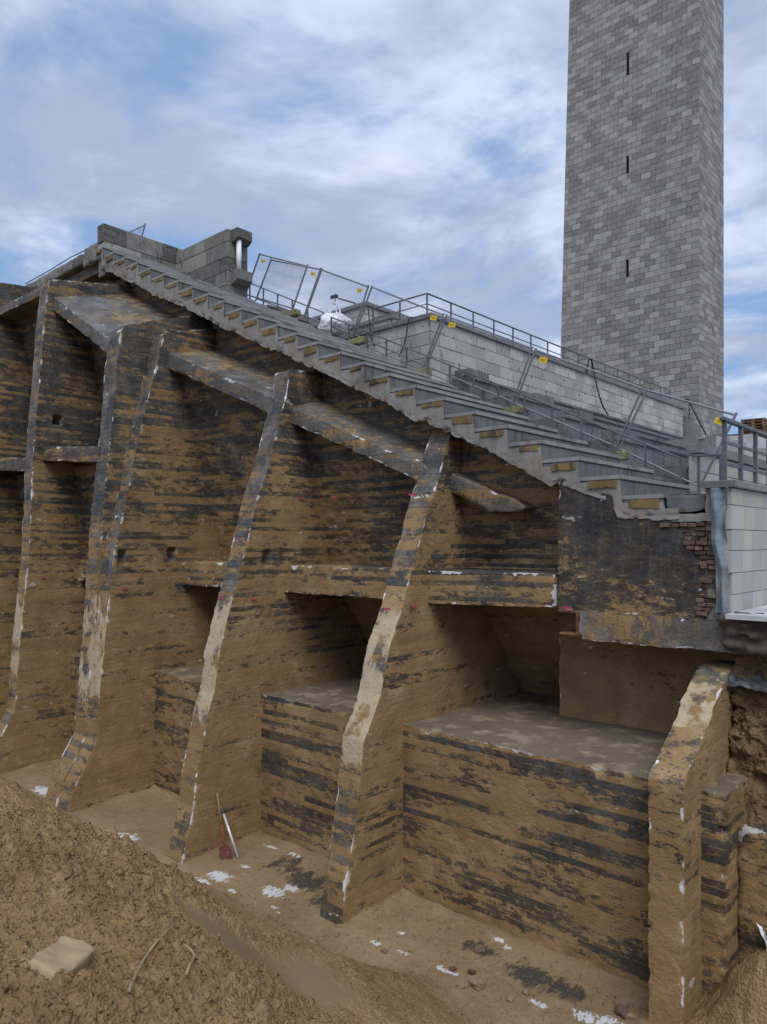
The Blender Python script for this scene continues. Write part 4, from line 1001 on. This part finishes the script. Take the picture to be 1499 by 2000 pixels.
# ------------------------------------------------------------------ sand: floor of the pit and the spoil bank the photographer stands on
STRIP = ((-7.75, 4.7), (-6.3, 6.45)); FLAT = []
def ground(x, y, detail=True):
    x = np.asarray(x, float); y = np.asarray(y, float); P2 = np.stack([x, y, 0*x], 1)
    toe = 7.5+.18*pn(P2*np.array([.6, .0, 0])+3)+.45*np.exp(-((x+6.3)/.9)**2)-.1*np.exp(-((x+4.2)/1.2)**2)
    h = np.clip(toe-y, 0, 60)
    bank = .60*np.sqrt(h*h+.02)-.06*(h > 0)
    bank = np.where(h <= 0, 0, bank)
    bank = np.minimum(bank, 4.15+.05*(bank-4.15)*(bank < 60))
    bulge = .55*np.exp(-(((x+7.4)/2.3)**2+((y-3.3)/1.5)**2))+.30*np.exp(-(((x+4.2)/1.5)**2+((y-3.1)/.9)**2))-.25*np.exp(-(((x+5.3)/1.1)**2+((y-4.9)/.6)**2))
    bulge *= np.clip(h/1.5, 0, 1)
    heap = 1.15*np.exp(-(((x+2.4)/.6)**2+((y-9.5)/.65)**2))+.30*np.exp(-(((x+2.0)/1.0)**2+((y-8.2)/.6)**2))
    # raked slide
    (ax, ay), (bx, by) = STRIP; L = math.hypot(bx-ax, by-ay)
    s = ((x-ax)*(bx-ax)+(y-ay)*(by-ay))/L/L; t = ((x-ax)*(by-ay)-(y-ay)*(bx-ax))/L
    damp = np.clip(1.9-np.abs(t+.05*pn(P2*2.3))/.24, 0, 1)*np.clip(s*8, 0, 1)*np.clip((1-s)*8, 0, 1)
    nz = .6+.5*pn(P2*1.7+2)
    fil = .16*np.exp(-((9.6-y)/.20)**2)*(y < 9.75)*nz
    for fx in (-8.2, -12.05, -16.15, -20.2, -3.26): fil = np.maximum(fil, .13*np.exp(-((x-fx)/.17)**2)*np.clip((y-7.9)/.5, 0, 1)*(x > fx-.1)*(.6+.5*pn(P2*2.1+8)))
    for fx in (-8.7, -12.55, -3.69): fil = np.maximum(fil, .10*np.exp(-((x-fx)/.15)**2)*np.clip((y-8.0)/.5, 0, 1)*(.6+.5*pn(P2*2.1+5)))
    z = -6+bank+bulge+heap+np.clip(fil, 0, 1)
    rough = np.clip(h/.8, 0, 1)
    sm_ = 1-.95*np.clip(damp*1.3, 0, 1)
    for fx, fy, fr in FLAT: sm_ = sm_*(1-.95*np.exp(-(((x-fx)**2+(y-fy)**2)/fr**2)**2))
    near = np.clip((6.6-y-.25*(x+7))/2.2, .25, 1)
    z = z+.03*fbm(P2*.9, 3)*(.35+.65*rough)*(1-.7*np.clip(damp, 0, 1))
    if detail:
        W_ = .9*np.stack([fbm(P2*2.1+40, 2), fbm(P2*2.1+80, 2), 0*x], 1)
        z = z+rough*sm_*near*(.15*np.clip(fbm(P2*1.15+5, 4), -.6, .9)+.16*cell(P2*2.6+W_)*np.clip(pn(P2*.8+9)+.4, 0, 1)+.08*cell(P2*5.3+W_)*np.clip(pn(P2*1.1+19)+.6, 0, 1.2)+.055*cell(P2*10.+W_)+.055*cell(P2*19.+W_)+.04*fbm(P2*13, 3))
        z = z+(1-rough)*(.008*fbm(P2*5, 3)+np.clip(heap*2, 0, 1)*(.10*fbm(P2*2.6, 4)+.05*cell(P2*6.3)+.03*cell(P2*13)))
    return z, damp
def on_bank(px, py, detail=True):
    d = Vector(at(px, py, z=-1.0)).normalized(); t = np.arange(2.0, 16, .01)
    below = t*d.z < ground(t*d.x, t*d.y, detail)[0]
    return d*float(t[np.argmax(below)]) if below.any() else d*10
h0, h1 = on_bank(352, 1796, False), on_bank(672, 1908, False)
STRIP = ((h0.x, h0.y), (h1.x, h1.y))
KP = [(50, 1912), (100, 1948), (140, 1925), (178, 1888), (172, 1874), (112, 1852)]
hk = on_bank(115, 1902, False); FLAT = [(hk.x, hk.y, .30)]
def lines(*segs):
    out = []
    for a, b, st_ in segs: out += list(np.arange(a, b, st_))
    return np.array(out)
gx = np.concatenate([[-300, -120, -60, -36], lines((-28, -12, .14), (-12, -9, .034), (-9, -1.6, .021), (-1.6, .2, .034), (.2, 5, .12)), [6, 12, 40, 120, 300]])
gy = np.concatenate([[-300, -120, -40, -12, -4], lines((-1.5, 1.2, .1), (1.2, 7.0, .021), (7.0, 9.7, .04), (9.7, 13.7, .12)), [13.75, 13.8, 16, 40, 120, 300]])
X, Y = np.meshgrid(gx, gy); Z, D = ground(X.ravel(), Y.ravel()); xv, yv = X.ravel(), Y.ravel()
Z = np.where(yv > 13.78, -1.5, Z)
whitey = np.zeros_like(xv)
for px, py, rx, ry in [(430, 1712, .34, .22), (395, 1722, .22, .12), (455, 1740, .12, .07), (480, 1692, .16, .08), (535, 1742, .30, .2), (570, 1735, .2, .12),
        (250, 1635, .40, .2), (215, 1628, .2, .12), (530, 1655, .2, .06), (575, 1672, .2, .06), (735, 1842, .12, .06), (790, 1860, .12, .05), (785, 1822, .1, .05),
        (862, 1892, .18, .06), (885, 1901, .12, .05), (975, 1840, .14, .05), (990, 1852, .1, .05), (1052, 1960, .18, .07), (1155, 1990, .3, .14), (1190, 1998, .2, .14), (535, 1772, .1, .06), (90, 1545, .6, .25), (545, 1782, .08, .05)]:
    q = at(px, py, z=-6); whitey = np.maximum(whitey, np.exp(-(((xv-q[0])/rx)**2+((yv-q[1])/ry)**2)**1.5))
tarry = np.zeros_like(xv)
for px, py, rx, ry in [(1040, 1905, .55, .35), (1100, 1930, .5, .3), (600, 1720, .6, .45), (560, 1690, .5, .4), (230, 1650, .5, .3), (640, 1760, .35, .3), (930, 1850, .4, .2)]:
    q = at(px, py, z=-6); tarry = np.maximum(tarry, np.exp(-(((xv-q[0])/rx)**2+((yv-q[1])/ry)**2)))
nx_, ny_ = len(gx), len(gy); q = np.arange(nx_*ny_).reshape(ny_, nx_)
Fc = np.stack([q[:-1, :-1], q[:-1, 1:], q[1:, 1:], q[1:, :-1]], -1).reshape(-1, 4)
me = new_mesh('sand_ground', np.stack([xv, yv, Z], 1), Fc.tolist(), [M['sand'], M['floor']], True, {'damp': D, 'tarry': tarry, 'whitey': whitey})
cy = Y[:-1, :-1].ravel(); cx_ = X[:-1, :-1].ravel()
zc_ = Z.reshape(ny_, nx_)[:-1, :-1].ravel()
me.polygons.foreach_set('material_index', ((zc_ < -5.9) & (cy > 6.5)).astype(np.int32)); me.update()
link('sand_ground', me, kind='structure', label='bank of dug brown sand sloping into the pit')

# crumbs and clods lying on the bank: nobody could count them
rg = np.random.RandomState(12); iv = np.array([(1, 0, 0), (-1, 0, 0), (0, 1, 0), (0, -1, 0), (0, 0, 1), (0, 0, -1)], float)
itf = np.array([(0, 2, 4), (2, 1, 4), (1, 3, 4), (3, 0, 4), (2, 0, 5), (1, 2, 5), (3, 1, 5), (0, 3, 5)])
N_ = 95000; cxs = rg.uniform(-11, -1.2, N_); cys = np.where(rg.rand(N_) < .93, rg.uniform(1.3, 7.6, N_), rg.uniform(7.4, 9.5, N_)); cz, cd = ground(cxs, cys)
keep = (cd < .05) & (pn(np.stack([cxs, cys, 0*cxs], 1)*.9)+.35-.16*np.hypot(cxs+5, cys-3)*(cys < 7.5) > rg.uniform(-1.2, .5, N_)); cxs, cys, cz = cxs[keep], cys[keep], cz[keep]
nk_ = len(cxs); rr = rg.rand(nk_); ss = (.005+.014*rr**3*np.where(rg.rand(nk_) < .02, 2.4, 1))[:, None, None]
ang = rg.rand(nk_)*6.283; ca, sa = np.cos(ang)[:, None], np.sin(ang)[:, None]
shape = iv[None]*(1+.16*rg.normal(size=(nk_, len(iv), 1)))*ss*np.array([1.15, 1, .95])
shape = np.stack([shape[..., 0]*ca-shape[..., 1]*sa, shape[..., 0]*sa+shape[..., 1]*ca, shape[..., 2]], -1)
VV = [(shape+np.stack([cxs, cys, cz+ss[:, 0, 0]*.15], 1)[:, None, :]).reshape(-1, 3)]; FF = [(itf[None]+len(iv)*np.arange(nk_)[:, None, None]).reshape(-1, 3)]
me = new_mesh('sand_clods', np.concatenate(VV), np.concatenate(FF).tolist(), M['sand'], True, {'damp': np.zeros(len(iv)*len(cxs))})
link('sand_clods', me, kind='stuff', label='loose crumbs and clods of sand lying on the bank')

# ------------------------------------------------------------------ right-hand earth bank, old wall below it, torn sheeting
def bank_fn(u, v):
    x = -3.24+5.2*u; z = -3.75+2.35*v; y = 10.05+1.15*v+.18*np.sin(v*5+u*9)
    return x, y, z
eb = patch('earth_bank', bank_fn, 260, 150, M['earth'], None, amp=.05, lumps=.0, crag=.11, seed=91, back=(0, .8, 0), kind='structure')
ow = solid('old_basement_wall', MB().box(-2.99, 2.0, 10.06, 10.6, -6.8, -3.62), M['tar'], None, vox=.05, amp=.02, chip=.05, lumps=.04, seed=93)
tag(ow, 'tar blackened old wall below the earth bank at lower right', 'wall')
def sheet(fn, mat, lab, seed, name='torn_sheet', nu=40, nv=30, amp=.05):
    o = patch(name, fn, nu, nv, mat, None, amp=amp, seed=seed, back=(0, .012, -.004)); return tag(o, lab, 'sheeting')
sheet(lambda u, v: (-3.25+1.5*u, 10.55+.25*v+.05*np.sin(u*8), -1.72-.30*u-.22*(1-v)+.04*np.sin(u*11+v*4)), M['greyfilm'], 'crumpled grey sheeting under the carrying beam at right', 95, amp=.11, nu=70, nv=40)
sheet(lambda u, v: (-2.72+.22*u+.25*(1-v), 9.98-.06*(1-v)+.04*np.sin(u*6), -4.75-.55*(1-v)-.25*u), M['film'], 'shredded white film hanging on the black wall at lower right', 97, amp=.07)

# ------------------------------------------------------------------ tools and loose things
sh = empty('shovel', at(445, 1680, z=-6), label='red bladed shovel with wooden handle leaning on a buttress', cat='shovel')
s0 = Vector(at(440, 1655, x=-11.66)); s1 = Vector(at(425, 1550, x=-11.98)); mid_ = s0.lerp(s1, .42)
MB().tube([mid_, s1], .019, 8).build('handle', M['wood'], sh, smooth=True)
MB().tube([s0-(s1-s0)*.06, mid_], .0195, 8).build('painted_shaft', M['redwood'], sh, smooth=True)
ax = (s0-s1).normalized(); sx_ = Vector((.62, .78, 0)); nz_ = ax.cross(sx_).normalized(); V = []; Fc = []
for i in range(7):
    t = i/6; hw = .115*(1 if t < .55 else 1-.42*((t-.55)/.45)**1.6)*(.8+.2*min(1, t*5))
    for j in range(7):
        s = j/3-1; V.append(s0-ax*.03+ax*.26*t+sx_*hw*s+nz_*(.035*s*s+.02*(1-t)))
for i in range(6):
    for j in range(6): a = i*7+j; Fc.append((a, a+1, a+8, a+7))
nV = len(V); V += [v+nz_*.006 for v in V]; Fc += [tuple(nV+k for k in f[::-1]) for f in Fc]
o = link('blade', new_mesh('blade', V, Fc, M['redblade'], True), sh)
pole = empty('metal_pole', at(466, 1675, z=-6), label='bright metal pole with black grip beside the shovel', cat='pole')
a0, a1 = Vector(at(466, 1675, z=-5.99)), Vector(at(433, 1576, x=-11.97)); g0 = a0.lerp(a1, .86)
MB().tube([a0, g0], .024, 12).build('tube', M['alu'], pole, smooth=True)
for k in range(6): MB().tube([g0.lerp(a1, k/6), g0.lerp(a1, (k+.72)/6)], .026-.0015*k, 10).build('grip_ring', M['black'], pole)
MB().tube([g0, a1], .017, 8).build('grip_core', M['alu'], pole)

def lump(name, c, size, mat, lab, cat, seed, sub=4, pw=.7, rot=0., group=None, amp=.14):
    bm = bmesh.new(); bmesh.ops.create_icosphere(bm, subdivisions=sub, radius=1)
    V = np.array([v.co[:] for v in bm.verts]); V = np.sign(V)*np.abs(V)**pw; V = V*(1+amp*fbm(V*1.1+seed, 3)+.03*fbm(V*6+seed, 2))[:, None]*np.array(size)
    for v, q in zip(bm.verts, V): v.co = q
    me = bpy.data.meshes.new(name); bm.to_mesh(me); bm.free(); me.materials.append(mat)
    o = link(name, me, None, loc=c, label=lab, cat=cat, group=group); o.rotation_euler = (0, 0, rot); return o
K = [on_bank(px, py, False)+Vector((0, 0, .02)) for px, py in KP]
nrm = Vector((.05, .42, .9)).normalized(); mbk = MB(); nk = len(K)
mbk.add([p-nrm*.12 for p in K]+[p+nrm*(.085+.02*math.sin(i*2.3)) for i, p in enumerate(K)], [tuple(range(nk))[::-1], tuple(range(nk, 2*nk))]+[(i, (i+1) % nk, nk+(i+1) % nk, nk+i) for i in range(nk)])
tag(solid('stone_block', mbk, M['rock'], None, vox=.012, amp=.022, chip=.05, seed=5), 'squarish pale stone half buried in the sand at lower left', 'stone')
def root(name, pix, r, lab):
    pts = [on_bank(px, py)+Vector((0, -.02, .045)) for px, py in pix]
    P = smooth_path(pts, 5); tag(MB().tube(P, [r*(1-.5*i/len(P)) for i in range(len(P))], 6).build(name, M['twig'], smooth=True), lab, 'root')
root('dry_root', [(259, 1948), (272, 1915), (290, 1880), (312, 1850), (337, 1822)], .012, 'long dry root lying on the sand bank')
root('dry_root', [(370, 1914), (378, 1893), (385, 1878), (378, 1866), (366, 1856)], .011, 'short bent dry root right of the longer one')
rb_ = random.Random(9)
for px, py, s, mt, lab in [(937, 1858, .085, 'brick', 'upright reddish brick piece in the middle of the pit floor'), (886, 1895, .05, 'brick', 'brown lump next to the white film scrap'),
        (922, 1902, .055, 'brick', 'small red brick chip above the grey stone'), (932, 1926, .11, 'pebble', 'angular grey brown stone, largest on the pit floor'),
        (900, 1928, .06, 'pebble', 'round brown pebble left of the angular stone'), (1216, 1968, .085, 'brick', 'red brick lump near the short buttress'),
        (1216, 1983, .10, 'brick', 'red brick lump just below another by the short buttress'), (1232, 1990, .07, 'pebble', 'brown stone beside the two red lumps'),
        (998, 1954, .055, 'pebble', 'yellowish pebble in the pit right of the angular stone'), (1028, 1940, .05, 'pebble', 'pale pebble farthest right below the tar patch'), (752, 1860, .05, 'pebble', 'small stone on the floor at the foot of the tallest buttress')]:
    q = Vector(at(px, py, z=-6)); z = float(ground([q.x], [q.y])[0][0])
    lump('loose_stone', Vector((q.x, q.y, z+s*.35)), (s, s*.75, s*.6), M[mt], lab, 'stone', px*.13, 3, .7, rb_.uniform(0, 3), 'loose stones and brick bits on the pit floor', amp=.3)
